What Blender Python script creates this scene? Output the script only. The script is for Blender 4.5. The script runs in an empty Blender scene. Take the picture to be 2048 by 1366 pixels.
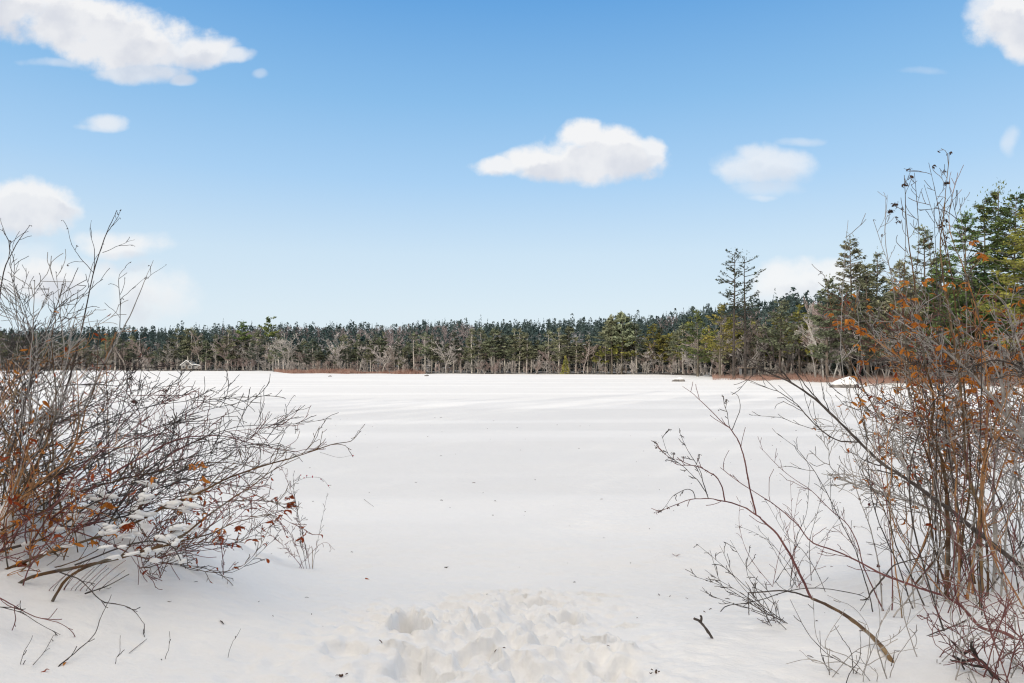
import bpy, math, random
import numpy as np
from mathutils import Vector

SEED = 7
rng = np.random.default_rng(SEED)
random.seed(SEED)
scene = bpy.context.scene
COL = scene.collection
F = 1365.0          # focal length in photograph pixels (2048 wide)
HOR = 733.0         # horizon row
CZ = 2.2            # eye height over the frozen lake
R = math.radians

def P(px, py, Y):
    return np.array([(px - 1024.0) * Y / F, Y, CZ - (py - HOR) * Y / F])

# ------------------------------------------------------------------ noise
def _hash(ix, iy, s):
    h = (ix.astype(np.int64) * 374761393 + iy.astype(np.int64) * 668265263 + s * 974634777) & 0xffffffff
    h = ((h ^ (h >> 13)) * 1274126177) & 0xffffffff
    h = h ^ (h >> 16)
    return (h & 0xffff) / 65535.0
def vnoise(x, y, s=0):
    x = np.asarray(x, float); y = np.asarray(y, float)
    ix = np.floor(x); iy = np.floor(y)
    fx = x - ix; fy = y - iy
    fx = fx * fx * fx * (fx * (fx * 6 - 15) + 10); fy = fy * fy * fy * (fy * (fy * 6 - 15) + 10)
    a = _hash(ix, iy, s); b = _hash(ix + 1, iy, s); c = _hash(ix, iy + 1, s); d = _hash(ix + 1, iy + 1, s)
    return (a * (1 - fx) + b * fx) * (1 - fy) + (c * (1 - fx) + d * fx) * fy - 0.5
def fbm(x, y, s=0, o=4, g=0.5):
    t = 0.0; a = 1.0
    c, sn = math.cos(0.6), math.sin(0.6)
    for k in range(o):
        t = t + a * vnoise(x, y, s + k * 17)
        x, y = (c * x - sn * y) * 2.03, (sn * x + c * y) * 2.03
        a *= g
    return t
def sstep(t):
    t = np.clip(t, 0, 1)
    return t * t * (3 - 2 * t)

# ------------------------------------------------------------------ near ground height
def _pit(px, py, w, l, ang, d, z=0.3):
    Y = (CZ - z) * F / (py - HOR)
    return ((px - 1024) * Y / F, Y, w, l, ang, d)
PITS = [_pit(815, 1268, .13, .22, .15, .22, .45), _pit(1135, 1228, .13, .20, -.2, .17, .35), _pit(1190, 1290, .12, .2, .3, .24, .45),
        _pit(1015, 1172, .09, .14, .3, .09, .2), _pit(1095, 1192, .15, .13, 0, .11, .25), _pit(1198, 1177, .05, .2, 1.3, .05, .2),
        _pit(945, 1312, .12, .2, .1, .11, .5), _pit(965, 1235, .10, .17, .5, .09, .4), _pit(725, 1232, .06, .16, 1.2, .035, .4),
        _pit(700, 1325, .12, .12, .7, .07, .5), _pit(1050, 1345, .12, .2, .2, .10, .5), _pit(1240, 1340, .1, .2, -.3, .08, .5),
        _pit(890, 1195, .1, .15, .4, .06, .3), _pit(830, 1350, .14, .2, .3, .12, .5), _pit(1110, 1290, .10, .18, .0, .08, .45),
        _pit(1240, 1245, .07, .13, .9, .06, .4), _pit(1060, 1240, .09, .14, .6, .07, .4)]
def gh(x, y):
    x = np.asarray(x, float); y = np.asarray(y, float)
    ys = np.interp(x, [-14, -8, -5, -3, -1.8, 0, 2, 4, 7, 14], [20, 14.5, 10.6, 8.6, 7.6, 7.3, 7.4, 8.2, 11, 17])
    ys = ys + 0.5 * fbm(x * .7, y * .3, 3, 3)
    B = np.interp(x, [-12, -6, -3.8, -2.4, -1.4, 0, 1.6, 3, 6, 12], [1.6, 1.25, .95, .70, .58, .52, .5, .55, .75, 1.1])
    w = np.interp(x, [-5, -2.5, -1, 3], [4.6, 3.4, 3.9, 4.2])
    z = B * sstep((ys - y) / w)
    near = sstep((12 - y) / 4.5)
    z = z + .05 * near * fbm(x * .8, y * .9, 11, 4)
    # low drifts on the lake
    far = sstep((y - 5.5) / 4)
    z = z + far * (.05 * fbm(x * .05 + y * .01, y * .35, 21, 3) + .02 * fbm(x * .25, y * 1.1, 27, 3)) * np.interp(y, [6, 40, 300], [1, 1.6, 3])
    # snow-covered lumps under the left shrubs
    lm = sstep((-2.2 - x) / 1.4) * sstep((y - 4.0) / 1.0) * sstep((8.5 - y) / 1.5)
    z = z + lm * (.42 * np.maximum(0, fbm(x * 2.2, y * 1.6, 31, 3)) + .26 * np.maximum(0, fbm(x * 5.0, y * 4.0, 33, 2)))
    z = z + .14 * np.exp(-((x - 3.45) / .8) ** 2 - ((y - 6.2) / .7) ** 2)
    # soft dimples and wind ripples on the bank
    z = z + near * (.018 * fbm(x * 3.2 + y * 1.4, y * 4.5 - x * 2.0, 41, 3) + .004 * fbm(x * 11, y * 13, 43, 2))
    # trampled track
    cx = -.26 + .13 * (y - 4)
    tr = np.exp(-((x - cx) / (.92)) ** 2) * sstep((7.0 - y) / 1.6) * sstep((y - .5) / .5) * (.55 + .9 * np.clip(.5 + 1.4 * fbm(x * 1.5, y * 1.3, 49, 3), 0, 1))
    lump = np.abs(fbm(x * 2.6, y * 2.4, 51, 4)) * -.34 + .06 + .11 * (.35 - np.abs(fbm(x * 5.5, y * 5.2, 57, 4))) * 2 + .085 * fbm(x * 13, y * 12, 59, 4)
    z = z + tr * lump * .54
    for (qx, qy, w_, l_, a, d) in PITS:
        m = (np.abs(x - qx) < 1) & (np.abs(y - qy) < 1)
        if not np.any(m): continue
        wob = 1 + .9 * fbm(x * 7, y * 7, 63, 3)
        dx = (x - qx) * wob; dy = (y - qy) * wob
        u = dx * math.cos(a) + dy * math.sin(a); v = -dx * math.sin(a) + dy * math.cos(a)
        r = np.sqrt((u / w_) ** 2 + (v / l_) ** 2)
        z = z - m * d * .8 * (1 - sstep((r - .60) / .42)) + m * .13 * d * np.exp(-((r - 1.22) / .22) ** 2)
    return z
def hit(px, py):
    """where the line of sight of a photo pixel meets the snow"""
    Y = np.linspace(1.5, 60, 4000)
    q = (px - 1024) / F * Y; z = CZ - (py - HOR) * Y / F
    g = gh(q, Y)
    i = np.argmax(z < g)
    return float(Y[i]) if z[i] < g[i] else 60.0

# ------------------------------------------------------------------ mesh builder
class MB:
    def __init__(s): s.v = []; s.f = []; s.n = 0; s.m = []
    def add(s, v, f, mi=0):
        v = np.asarray(v, float).reshape(-1, 3)
        f = np.asarray(f, np.int64)
        if len(f) == 0: return
        s.v.append(v); s.f.append(f + s.n); s.m.append(np.full(len(f), mi)); s.n += len(v)
    def tube(s, pts, rad, k=4, mi=0, cap=False):
        pts = np.asarray(pts, float); n = len(pts)
        rad = np.broadcast_to(np.asarray(rad, float), (n,))
        t = np.gradient(pts, axis=0); t /= np.linalg.norm(t, axis=1)[:, None] + 1e-12
        mean = pts[-1] - pts[0]; mean = mean / (np.linalg.norm(mean) + 1e-12)
        ref = np.array([0, 0, 1.0]) if abs(mean[2]) < .8 else np.array([1.0, 0.2, 0])
        a = np.cross(t, ref); a /= np.linalg.norm(a, axis=1)[:, None] + 1e-9
        b = np.cross(t, a)
        th = np.arange(k) * 2 * math.pi / k
        ring = a[:, None, :] * np.cos(th)[None, :, None] + b[:, None, :] * np.sin(th)[None, :, None]
        v = pts[:, None, :] + ring * rad[:, None, None]
        v = v.reshape(-1, 3)
        i = np.arange(n - 1)[:, None] * k; j = np.arange(k)[None, :]; j2 = (j + 1) % k
        f = np.stack([i + j, i + j2, i + k + j2, i + k + j], -1).reshape(-1, 4)
        s.add(v, f, mi)
        if cap:
            base = s.n
            s.add(v[[0, 1, 2, 3][:min(4, k)]], [[3, 2, 1, 0]] if k >= 4 else [[2, 1, 0]], mi) if k == 4 else None
            if k > 4:
                for e in (0, n - 1):
                    ringv = v[e * k:(e + 1) * k]; c = ringv.mean(0)
                    idx = np.arange(k)
                    s.add(np.vstack([ringv, c]), np.stack([idx, (idx + 1) % k, np.full(k, k)], -1), mi)
    def tris(s, v, mi=0):
        v = np.asarray(v, float).reshape(-1, 3)
        s.add(v, np.arange(len(v)).reshape(-1, 3), mi)
    def quads(s, v, mi=0):
        v = np.asarray(v, float).reshape(-1, 3)
        s.add(v, np.arange(len(v)).reshape(-1, 4), mi)
    def box(s, x0, x1, y0, y1, z0, z1, mi=0):
        v = [(x, y, z) for x in (x0, x1) for y in (y0, y1) for z in (z0, z1)]
        s.add(v, [[0, 1, 3, 2], [4, 6, 7, 5], [0, 4, 5, 1], [2, 3, 7, 6], [0, 2, 6, 4], [1, 5, 7, 3]], mi)
    def mesh(s, name, mats, smooth=True, origin=None):
        me = bpy.data.meshes.new(name)
        v = np.vstack(s.v)
        if origin is not None: v = v - np.asarray(origin)
        me.vertices.add(len(v)); me.vertices.foreach_set('co', v.astype(np.float32).ravel())
        idx = np.concatenate([f.ravel() for f in s.f])
        tot = np.concatenate([np.full(len(f), f.shape[1]) for f in s.f])
        start = np.concatenate([[0], np.cumsum(tot)[:-1]])
        me.loops.add(len(idx)); me.loops.foreach_set('vertex_index', idx.astype(np.int32))
        me.polygons.add(len(tot)); me.polygons.foreach_set('loop_start', start.astype(np.int32))
        me.polygons.foreach_set('loop_total', tot.astype(np.int32))
        me.polygons.foreach_set('material_index', np.concatenate(s.m).astype(np.int32))
        me.polygons.foreach_set('use_smooth', np.full(len(tot), smooth))
        for m in (mats if isinstance(mats, (list, tuple)) else [mats]): me.materials.append(m)
        me.update(calc_edges=True)
        return me

def obj(name, mb, mat, parent=None, smooth=True, origin=None, loc=None):
    me = mb if isinstance(mb, bpy.types.Mesh) else mb.mesh(name, mat, smooth, origin)
    o = bpy.data.objects.new(name, me); COL.objects.link(o)
    if parent is not None: o.parent = parent
    if loc is not None: o.location = loc
    elif origin is not None and parent is None: o.location = origin
    return o
def tag(o, label=None, cat=None, group=None, kind=None):
    if label: o['label'] = label
    if cat: o['category'] = cat
    if group: o['group'] = group
    if kind: o['kind'] = kind
    return o
def empty(name, loc=(0, 0, 0), rz=0.0, sc=1.0):
    o = bpy.data.objects.new(name, None); COL.objects.link(o)
    o.location = tuple(float(c) for c in loc); o.rotation_euler = (0, 0, rz); o.scale = (sc, sc, sc) if np.isscalar(sc) else sc
    o.empty_display_size = .2
    return o

# ------------------------------------------------------------------ materials
def mat(name, col, col2=None, scale=3.0, rough=.9, bump=0.0, bscale=30.0, rand=0.0, trans=0.0, stretch=None, spec=.2, col3=None, s3=1.0):
    m = bpy.data.materials.new(name); m.use_nodes = True
    nt = m.node_tree; nd = nt.nodes; lk = nt.links
    bs = nd['Principled BSDF']
    bs.inputs['Roughness'].default_value = rough
    bs.inputs['Specular IOR Level'].default_value = spec
    c = None
    if col2 is not None:
        tc = nd.new('ShaderNodeTexCoord'); mp = nd.new('ShaderNodeMapping')
        lk.new(tc.outputs['Object'], mp.inputs[0])
        if stretch: mp.inputs['Scale'].default_value = stretch
        nz = nd.new('ShaderNodeTexNoise'); nz.inputs['Scale'].default_value = scale; nz.inputs['Detail'].default_value = 5
        lk.new(mp.outputs[0], nz.inputs['Vector'])
        mr = nd.new('ShaderNodeMapRange'); mr.inputs[1].default_value = .35; mr.inputs[2].default_value = .65
        lk.new(nz.outputs['Fac'], mr.inputs[0])
        mx = nd.new('ShaderNodeMix'); mx.data_type = 'RGBA'
        mx.inputs['A'].default_value = (*col, 1); mx.inputs['B'].default_value = (*col2, 1)
        lk.new(mr.outputs[0], mx.inputs['Factor'])
        c = mx.outputs['Result']
        if col3 is not None:
            nz3 = nd.new('ShaderNodeTexNoise'); nz3.inputs['Scale'].default_value = s3; nz3.inputs['Detail'].default_value = 3
            lk.new(tc.outputs['Object'], nz3.inputs['Vector'])
            mr3 = nd.new('ShaderNodeMapRange'); mr3.inputs[1].default_value = .50; mr3.inputs[2].default_value = .62
            lk.new(nz3.outputs['Fac'], mr3.inputs[0])
            mx3 = nd.new('ShaderNodeMix'); mx3.data_type = 'RGBA'; mx3.inputs['B'].default_value = (*col3, 1)
            lk.new(c, mx3.inputs['A']); lk.new(mr3.outputs[0], mx3.inputs['Factor']); c = mx3.outputs['Result']
    if rand > 0:
        oi = nd.new('ShaderNodeObjectInfo'); hs = nd.new('ShaderNodeHueSaturation')
        mr2 = nd.new('ShaderNodeMapRange'); mr2.inputs[3].default_value = 1 - rand; mr2.inputs[4].default_value = 1 + rand
        lk.new(oi.outputs['Random'], mr2.inputs[0]); lk.new(mr2.outputs[0], hs.inputs['Value'])
        mr4 = nd.new('ShaderNodeMapRange'); mr4.inputs[3].default_value = .5 - rand * .09; mr4.inputs[4].default_value = .5 + rand * .09
        ml = nd.new('ShaderNodeMath'); ml.operation = 'FRACT'; mm = nd.new('ShaderNodeMath'); mm.operation = 'MULTIPLY'; mm.inputs[1].default_value = 7.31
        lk.new(oi.outputs['Random'], mm.inputs[0]); lk.new(mm.outputs[0], ml.inputs[0]); lk.new(ml.outputs[0], mr4.inputs[0]); lk.new(mr4.outputs[0], hs.inputs['Hue'])
        if c is None: hs.inputs['Color'].default_value = (*col, 1)
        else: lk.new(c, hs.inputs['Color'])
        c = hs.outputs['Color']
    if c is None: bs.inputs['Base Color'].default_value = (*col, 1)
    else: lk.new(c, bs.inputs['Base Color'])
    if bump > 0:
        tc2 = nd.new('ShaderNodeTexCoord'); nb = nd.new('ShaderNodeTexNoise'); nb.inputs['Scale'].default_value = bscale; nb.inputs['Detail'].default_value = 6
        bp = nd.new('ShaderNodeBump'); bp.inputs['Strength'].default_value = bump; bp.inputs['Distance'].default_value = .01
        lk.new(tc2.outputs['Object'], nb.inputs['Vector']); lk.new(nb.outputs['Fac'], bp.inputs['Height']); lk.new(bp.outputs[0], bs.inputs['Normal'])
    if trans > 0:
        tr = nd.new('ShaderNodeBsdfTranslucent'); ms = nd.new('ShaderNodeMixShader'); ms.inputs[0].default_value = trans
        if c is None: tr.inputs[0].default_value = (*col, 1)
        else: lk.new(c, tr.inputs[0])
        lk.new(bs.outputs[0], ms.inputs[1]); lk.new(tr.outputs[0], ms.inputs[2]); lk.new(ms.outputs[0], nd['Material Output'].inputs[0])
    return m

M = {}
def make_snow():
    m = bpy.data.materials.new('snow'); m.use_nodes = True
    nt = m.node_tree; nd = nt.nodes; lk = nt.links; bs = nd['Principled BSDF']
    bs.inputs['Roughness'].default_value = .75; bs.inputs['Specular IOR Level'].default_value = .15
    tc = nd.new('ShaderNodeTexCoord')
    n1 = nd.new('ShaderNodeTexNoise'); n1.inputs['Scale'].default_value = .9; n1.inputs['Detail'].default_value = 6
    lk.new(tc.outputs['Object'], n1.inputs['Vector'])
    cr = nd.new('ShaderNodeMix'); cr.data_type = 'RGBA'; cr.inputs['A'].default_value = (.875, .872, .862, 1); cr.inputs['B'].default_value = (.915, .913, .905, 1)
    lk.new(n1.outputs['Fac'], cr.inputs['Factor']); lk.new(cr.outputs['Result'], bs.inputs['Base Color'])
    mps = nd.new('ShaderNodeMapping'); mps.inputs['Scale'].default_value = (.022, .17, .1); mps.inputs['Rotation'].default_value = (0, 0, .04)
    lk.new(tc.outputs['Object'], mps.inputs[0])
    ns = nd.new('ShaderNodeTexNoise'); ns.inputs['Scale'].default_value = 1.0; ns.inputs['Detail'].default_value = 5; ns.inputs['Roughness'].default_value = .45
    lk.new(mps.outputs[0], ns.inputs['Vector'])
    ms_ = nd.new('ShaderNodeMapRange'); ms_.interpolation_type = 'SMOOTHSTEP'; ms_.inputs[1].default_value = .46; ms_.inputs[2].default_value = .60; ms_.inputs[3].default_value = .955; ms_.inputs[4].default_value = 1.03
    lk.new(ns.outputs['Fac'], ms_.inputs[0])
    hs = nd.new('ShaderNodeHueSaturation'); lk.new(ms_.outputs[0], hs.inputs['Value']); lk.new(cr.outputs['Result'], hs.inputs['Color']); lk.new(hs.outputs['Color'], bs.inputs['Base Color'])
    mp = nd.new('ShaderNodeMapping'); mp.inputs['Scale'].default_value = (1.0, 1.6, 1.0); mp.inputs['Rotation'].default_value = (0, 0, .5)
    lk.new(tc.outputs['Object'], mp.inputs[0])
    n2 = nd.new('ShaderNodeTexNoise'); n2.inputs['Scale'].default_value = 5; n2.inputs['Detail'].default_value = 8; n2.inputs['Roughness'].default_value = .55
    n3 = nd.new('ShaderNodeTexNoise'); n3.inputs['Scale'].default_value = 170; n3.inputs['Detail'].default_value = 3
    lk.new(mp.outputs[0], n2.inputs['Vector']); lk.new(tc.outputs['Object'], n3.inputs['Vector'])
    b1 = nd.new('ShaderNodeBump'); b1.inputs['Strength'].default_value = 1.0; b1.inputs['Distance'].default_value = .03
    b2 = nd.new('ShaderNodeBump'); b2.inputs['Strength'].default_value = .35; b2.inputs['Distance'].default_value = .0025
    lk.new(n2.outputs['Fac'], b1.inputs['Height']); lk.new(n3.outputs['Fac'], b2.inputs['Height'])
    lk.new(b1.outputs[0], b2.inputs['Normal']); lk.new(b2.outputs[0], bs.inputs['Normal'])
    return m
M['snow'] = make_snow()
M['forest_floor'] = mat('forest_floor', (.045, .04, .035), (.12, .105, .09), scale=.3, col3=(.42, .42, .42), s3=.12)
M['pine'] = mat('pine_needles', (.12, .14, .09), (.28, .29, .18), scale=.35, rand=.3)
M['pine_grey'] = mat('pine_needles_grey', (.075, .100, .075), (.18, .205, .15), scale=.35, rand=.3)
M['pine_green'] = mat('pine_needles_green', (.070, .125, .050), (.21, .26, .085), scale=.3, rand=.28)
M['pine_yellow'] = mat('pine_needles_yellow', (.16, .18, .04), (.34, .31, .08), scale=.4, rand=.2)
M['fir'] = mat('fir_needles', (.014, .023, .024), (.045, .062, .050), scale=.3, rand=.35)
M['ridge'] = mat('ridge_needles', (.035, .062, .064), (.078, .108, .098), scale=.05)
M['hardwood'] = mat('hardwood_twigs', (.20, .165, .165), (.32, .27, .265), scale=.06)
M['trunk_pale'] = mat('trunk_pale', (.34, .31, .27), (.60, .55, .49), scale=2.0, rand=.2, stretch=(1, 1, .3))
M['trunk_dark'] = mat('trunk_dark', (.09, .075, .06), (.20, .17, .14), scale=2.0, rand=.2, stretch=(1, 1, .3))
M['bare'] = mat('bare_branch', (.28, .26, .24), (.54, .50, .465), scale=.7, rand=.25)
M['bare_pink'] = mat('bare_branch_pinkish', (.24, .185, .165), (.40, .33, .30), scale=.7, rand=.2)
M['marsh'] = mat('marsh_grass', (.24, .125, .095), (.38, .26, .21), scale=.4)
M['bark_dark'] = mat('bark_dark', (.060, .050, .045), (.12, .10, .09), scale=14, bump=.4, bscale=120)
M['bark_black'] = mat('bark_blackish', (.035, .030, .030), (.080, .068, .062), scale=14)
M['bark_grey'] = mat('bark_grey', (.26, .24, .22), (.50, .465, .43), scale=10, bump=.4, bscale=120)
M['bark_brown'] = mat('bark_brown', (.075, .045, .028), (.19, .11, .055), scale=9, bump=.6, bscale=90, col3=(.16, .14, .11), s3=6)
M['bark_orange'] = mat('bark_orange', (.36, .17, .07), (.52, .29, .14), scale=9, bump=.3, bscale=120, col3=(.20, .15, .10), s3=5)
M['bark_red'] = mat('bark_reddish', (.14, .055, .055), (.24, .11, .10), scale=9)
M['bark_tan'] = mat('bark_tan', (.20, .12, .06), (.38, .27, .15), scale=7, bump=.7, bscale=70, col3=(.10, .065, .045), s3=5)
M['leaf_brown'] = mat('leaf_brown', (.42, .13, .025), (.68, .27, .05), scale=12, trans=.35)
M['leaf_rust'] = mat('leaf_rust', (.24, .035, .012), (.42, .10, .03), scale=12, trans=.3)
M['leaf_dark'] = mat('leaf_dark', (.05, .035, .028), (.12, .07, .05), scale=20)
M['berry'] = mat('berry_red', (.45, .015, .05), rough=.35, spec=.5)
M['rock'] = mat('rock', (.10, .095, .09), (.24, .22, .21), scale=2.5, bump=.8, bscale=8)
M['cabin_wall'] = mat('cabin_wall', (.17, .17, .17), (.25, .25, .25), scale=3)
M['cabin_pale'] = mat('cabin_pale', (.27, .265, .26), (.36, .35, .34), scale=3)
M['cabin_dark'] = mat('cabin_dark', (.035, .035, .04), rough=.3, spec=.5)
M['cabin_wood'] = mat('cabin_wood', (.20, .16, .13), (.30, .25, .20), scale=3)

# ------------------------------------------------------------------ snow ground (bank and frozen lake: one sheet)
def axis(segs):
    out = [segs[0][0]]
    for a, b, st in segs:
        n = max(1, int(round((b - a) / st))); out += list(a + (b - a) * (np.arange(1, n + 1) / n))
    return np.array(out)
def geo(a, b, st, k=1.12):
    out = []; x = a
    while x < b: x += st; st *= k; out.append(min(x, b))
    return out
xr = geo(2.2, 900, .04, 1.06); xl = [-v for v in geo(5.2, 900, .05, 1.065)][::-1]
xs = np.array(xl + list(np.arange(-5.2, -1.7, .035)) + list(np.arange(-1.7, 2.2, .018)) + xr)
ys = np.array([-v for v in geo(0, 160, .5, 1.2)][::-1] + list(np.arange(0, 3.1, .1)) + list(np.arange(3.1, 7.2, .018)) + list(geo(7.2, 1500, .03, 1.03)))
X, Y_ = np.meshgrid(xs, ys, indexing='ij')
Z = gh(X, Y_)
nx, ny = X.shape
g = MB(); ii = np.arange(nx - 1)[:, None] * ny; jj = np.arange(ny - 1)[None, :]
g.add(np.stack([X, Y_, Z], -1).reshape(-1, 3), np.stack([ii + jj, ii + ny + jj, ii + ny + jj + 1, ii + jj + 1], -1).reshape(-1, 4))
tag(obj('snow_ground', g, M['snow']), 'snow covered bank and frozen lake', kind='structure')

# ------------------------------------------------------------------ hills beyond the lake
SH_PX = [-700, 0, 200, 330, 540, 570, 850, 1320, 1390, 1440, 1600, 1700, 1900, 2048, 2500]
SH_Y = [390, 375, 375, 345, 330, 235, 205, 184, 165, 136, 128, 116, 100, 92, 60]
CR_PX = [-700, 0, 260, 500, 700, 1000, 1180, 1330, 1400, 1480, 1560, 1640, 1800, 2048, 2500]
CR_PY = [688, 684, 680, 676, 679, 671, 666, 660, 649, 640, 636, 632, 626, 616, 614]
def shoreY(px): return np.interp(px, SH_PX, SH_Y)
def hillz(px, Y):
    s = shoreY(px); yc = np.interp(px, [0, 1300, 1600, 2500], [680, 650, 430, 330])
    top = (HOR - np.interp(px, CR_PX, CR_PY)) * yc / F + CZ
    t = (Y - s - 25) / (yc - s - 25)
    z = .35 * sstep((Y - s) / 6) + (top - .3) * sstep(np.clip(t, 0, 1)) ** 1.0
    return z - np.maximum(0, Y - yc) * .02
cols = np.linspace(-900, 2900, 160)
rows = np.concatenate([[0, 3, 6, 12, 25], np.linspace(40, 620, 30)])
hv = []
for c in cols:
    for r_ in rows:
        Yv = shoreY(c) + r_
        z = hillz(c, Yv) + (.6 * vnoise(c * .05, Yv * .08, 5) if r_ > 10 else 0)
        if r_ == 0: z = -.6
        hv.append(((c - 1024) * Yv / F, Yv, float(z)))
h = MB(); a_, b_ = len(cols), len(rows); ii = np.arange(a_ - 1)[:, None] * b_; jj = np.arange(b_ - 1)[None, :]
h.add(hv, np.stack([ii + jj, ii + b_ + jj, ii + b_ + jj + 1, ii + jj + 1], -1).reshape(-1, 4))
tag(obj('hills', h, M['forest_floor']), 'wooded hill slope behind the lake', kind='structure')

# ------------------------------------------------------------------ far trees
def unit(v): return v / (np.linalg.norm(v, axis=-1, keepdims=True) + 1e-12)
def tuft(mb, C, D, s, wid=.28, up=.5, r=rng, mi=0):
    """needle tufts: one slim triangle per centre, lying mostly flat along D"""
    n = len(C)
    D = unit(D + r.normal(0, .45, (n, 3)))
    W = unit(np.cross(D, unit(np.array([0, 0, 1.0]) + r.normal(0, up, (n, 3)))))
    s = s * r.uniform(.6, 1.3, (n, 1))
    mb.tris(np.stack([C - D * s * .5 + W * s * wid, C - D * s * .4 - W * s * wid, C + D * s * .6], 1), mi)

def pine(seed, H=15, spread=3.2, base=.35, tiers=16, per=5, ntuft=26, ts=.55, dead=14, rt=.17, flat=.10, lean=.0, droop=.0, pw=.75, lim=1.0, clump=False, irregular=.35, upturn=.18):
    r = np.random.default_rng(seed)
    tr = MB(); lb = MB(); cr = MB()
    n = 12; zz = np.linspace(0, 1, n)
    ph = r.uniform(0, 6.3); cx = lean * H * zz ** 1.5 * math.cos(ph) + .25 * np.sin(zz * 4 + ph) * .5; cy = .2 * np.cos(zz * 5 + ph) * .5
    cx -= cx[0]; cy -= cy[0]
    ax = np.stack([cx, cy, zz * H], -1)
    at = lambda t: np.array([np.interp(t, zz, ax[:, 0]), np.interp(t, zz, ax[:, 1]), t * H])
    tr.tube(ax, rt * (1 - .88 * zz), 6)
    for i in range(tiers):
        t = base + (1 - base) * ((i + r.uniform(-.3, .3)) / tiers)
        if t >= .99: t = .985
        t0 = t
        if r.random() < irregular * .35: continue
        tt = (t - base) / (1 - base)
        prof = (1 - tt) ** pw * (1.0 if tt > .15 else .75) + .10
        for k in range(r.integers(per - 2, per + 1)):
            L = spread * prof * r.uniform(1 - irregular, 1.15); up_ = upturn * (1 + irregular * r.uniform(-2.2, 1.2))
            a = r.uniform(0, 2 * math.pi)
            d = np.array([math.cos(a), math.sin(a), 0])
            s = np.linspace(0, 1, 5)[:, None]
            t = min(.985, max(base * .9, t0 + r.normal(0, .75 * irregular) / tiers * 1.6))
            pts = at(t) + d * L * s + np.array([0, 0, 1.0]) * (L * (up_ * s + .12 * s ** 2 - droop * s))
            lb.tube(pts, np.linspace(.045, .012, 5) * (H / 15) * lim, 3)
            m = max(4, int(ntuft * L / spread))
            q = r.uniform(.28, 1.05, m) ** .8
            if clump: q = np.clip(np.array([.55, .8, 1.0])[r.integers(0, 3, m)] + r.normal(0, .06, m), .3, 1.08)
            C = at(t) + d * L * q[:, None] + np.array([0, 0, 1.0]) * (L * (up_ * q + .12 * q ** 2 - droop * q))[:, None]
            side = np.array([-d[1], d[0], 0])
            wv = L * .30 * (1 - .5 * q)
            C = C + side * (r.normal(0, 1, m) * wv * .6)[:, None] + np.array([0, 0, 1.0]) * (r.normal(0, flat, m) + .08)[:, None]
            tuft(cr, C, np.tile(d, (m, 1)) + side * r.normal(0, .6, (m, 1)), ts, r=r)
    m = int(ntuft * 1.2)                                   # leader tuft
    C = at(.97) + r.normal(0, 1, (m, 3)) * np.array([.3, .3, .5]) * H / 15
    tuft(cr, C, np.tile([0, 0, 1.0], (m, 1)), ts * .7, r=r)
    for i in range(dead):                                   # dead lower limbs
        t = r.uniform(.10, base + .25); L = spread * r.uniform(.3, .8)
        a = r.uniform(0, 6.28); d = np.array([math.cos(a), math.sin(a), 0]); s = np.linspace(0, 1, 4)[:, None]
        pts = at(t) + d * L * s + np.array([0, 0, 1.0]) * L * (r.uniform(-.25, .15) * s - .12 * s ** 2)
        lb.tube(pts, np.linspace(.04, .012, 4) * H / 15, 3)
    return tr, lb, cr

def fir(seed, H=12, spread=2.1, tiers=22, per=9, ts=.55, base=.06):
    r = np.random.default_rng(seed); tr = MB(); cr = MB()
    tr.tube([(0, 0, 0), (0, 0, H * .5), (0, 0, H * .97)], [.14, .09, .02], 5)
    for i in range(tiers):
        t = base + (1 - base) * i / tiers
        Rr = spread * (1 - (t - base) / (1 - base)) ** .9 * r.uniform(.8, 1.15) + .12
        m = int(per * (2.2 + 4 * Rr / spread))
        a = r.uniform(0, 6.28, m); q = r.uniform(.15, 1, m) ** .6
        d = np.stack([np.cos(a), np.sin(a), np.full(m, -.25)], -1)
        C = np.stack([np.cos(a) * Rr * q, np.sin(a) * Rr * q, np.full(m, t * H) - .28 * Rr * q + r.normal(0, .1, m)], -1)
        tuft(cr, C, d, ts, wid=.35, r=r)
    return tr, cr

def grow(mb, p, d, L, rad, lev, r, wob=.22, up=.06, nseg=5, kids=(3, 5), ang=(.4, .9), lr=(.45, .7), rmin=.012, k=3, t0=.25, mi=0, flat=None):
    pts = [np.array(p, float)]; dd = unit(np.array(d, float)); step = L / nseg
    for i in range(nseg):
        dd = unit(dd + r.normal(0, wob, 3) * (1 if flat is None else np.array(flat)) + np.array([0, 0, up]))
        pts.append(pts[-1] + dd * step)
    pts = np.array(pts)
    rr = np.maximum(rad * np.linspace(1, .45 if lev > 0 else .3, nseg + 1), rmin)
    mb.tube(pts, rr, k if lev == 0 else max(k, 4), mi)
    if lev > 0:
        for c in range(r.integers(kids[0], kids[1] + 1)):
            t = r.uniform(t0, 1.0) * nseg; i = min(int(t), nseg - 1); f = t - i
            q = pts[i] * (1 - f) + pts[i + 1] * f
            tang = unit(pts[i + 1] - pts[i])
            pr = unit(np.cross(tang, r.normal(0, 1, 3)))
            a = r.uniform(*ang)
            nd_ = unit(tang * math.cos(a) + pr * math.sin(a))
            Lc = L * r.uniform(*lr) * (1 - .45 * t / nseg)
            grow(mb, q, nd_, Lc, max(rr[i] * .6, rmin), lev - 1, r, wob, up, max(3, nseg - 1), kids, ang, lr, rmin, k, .15, mi, flat)
    return pts

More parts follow.
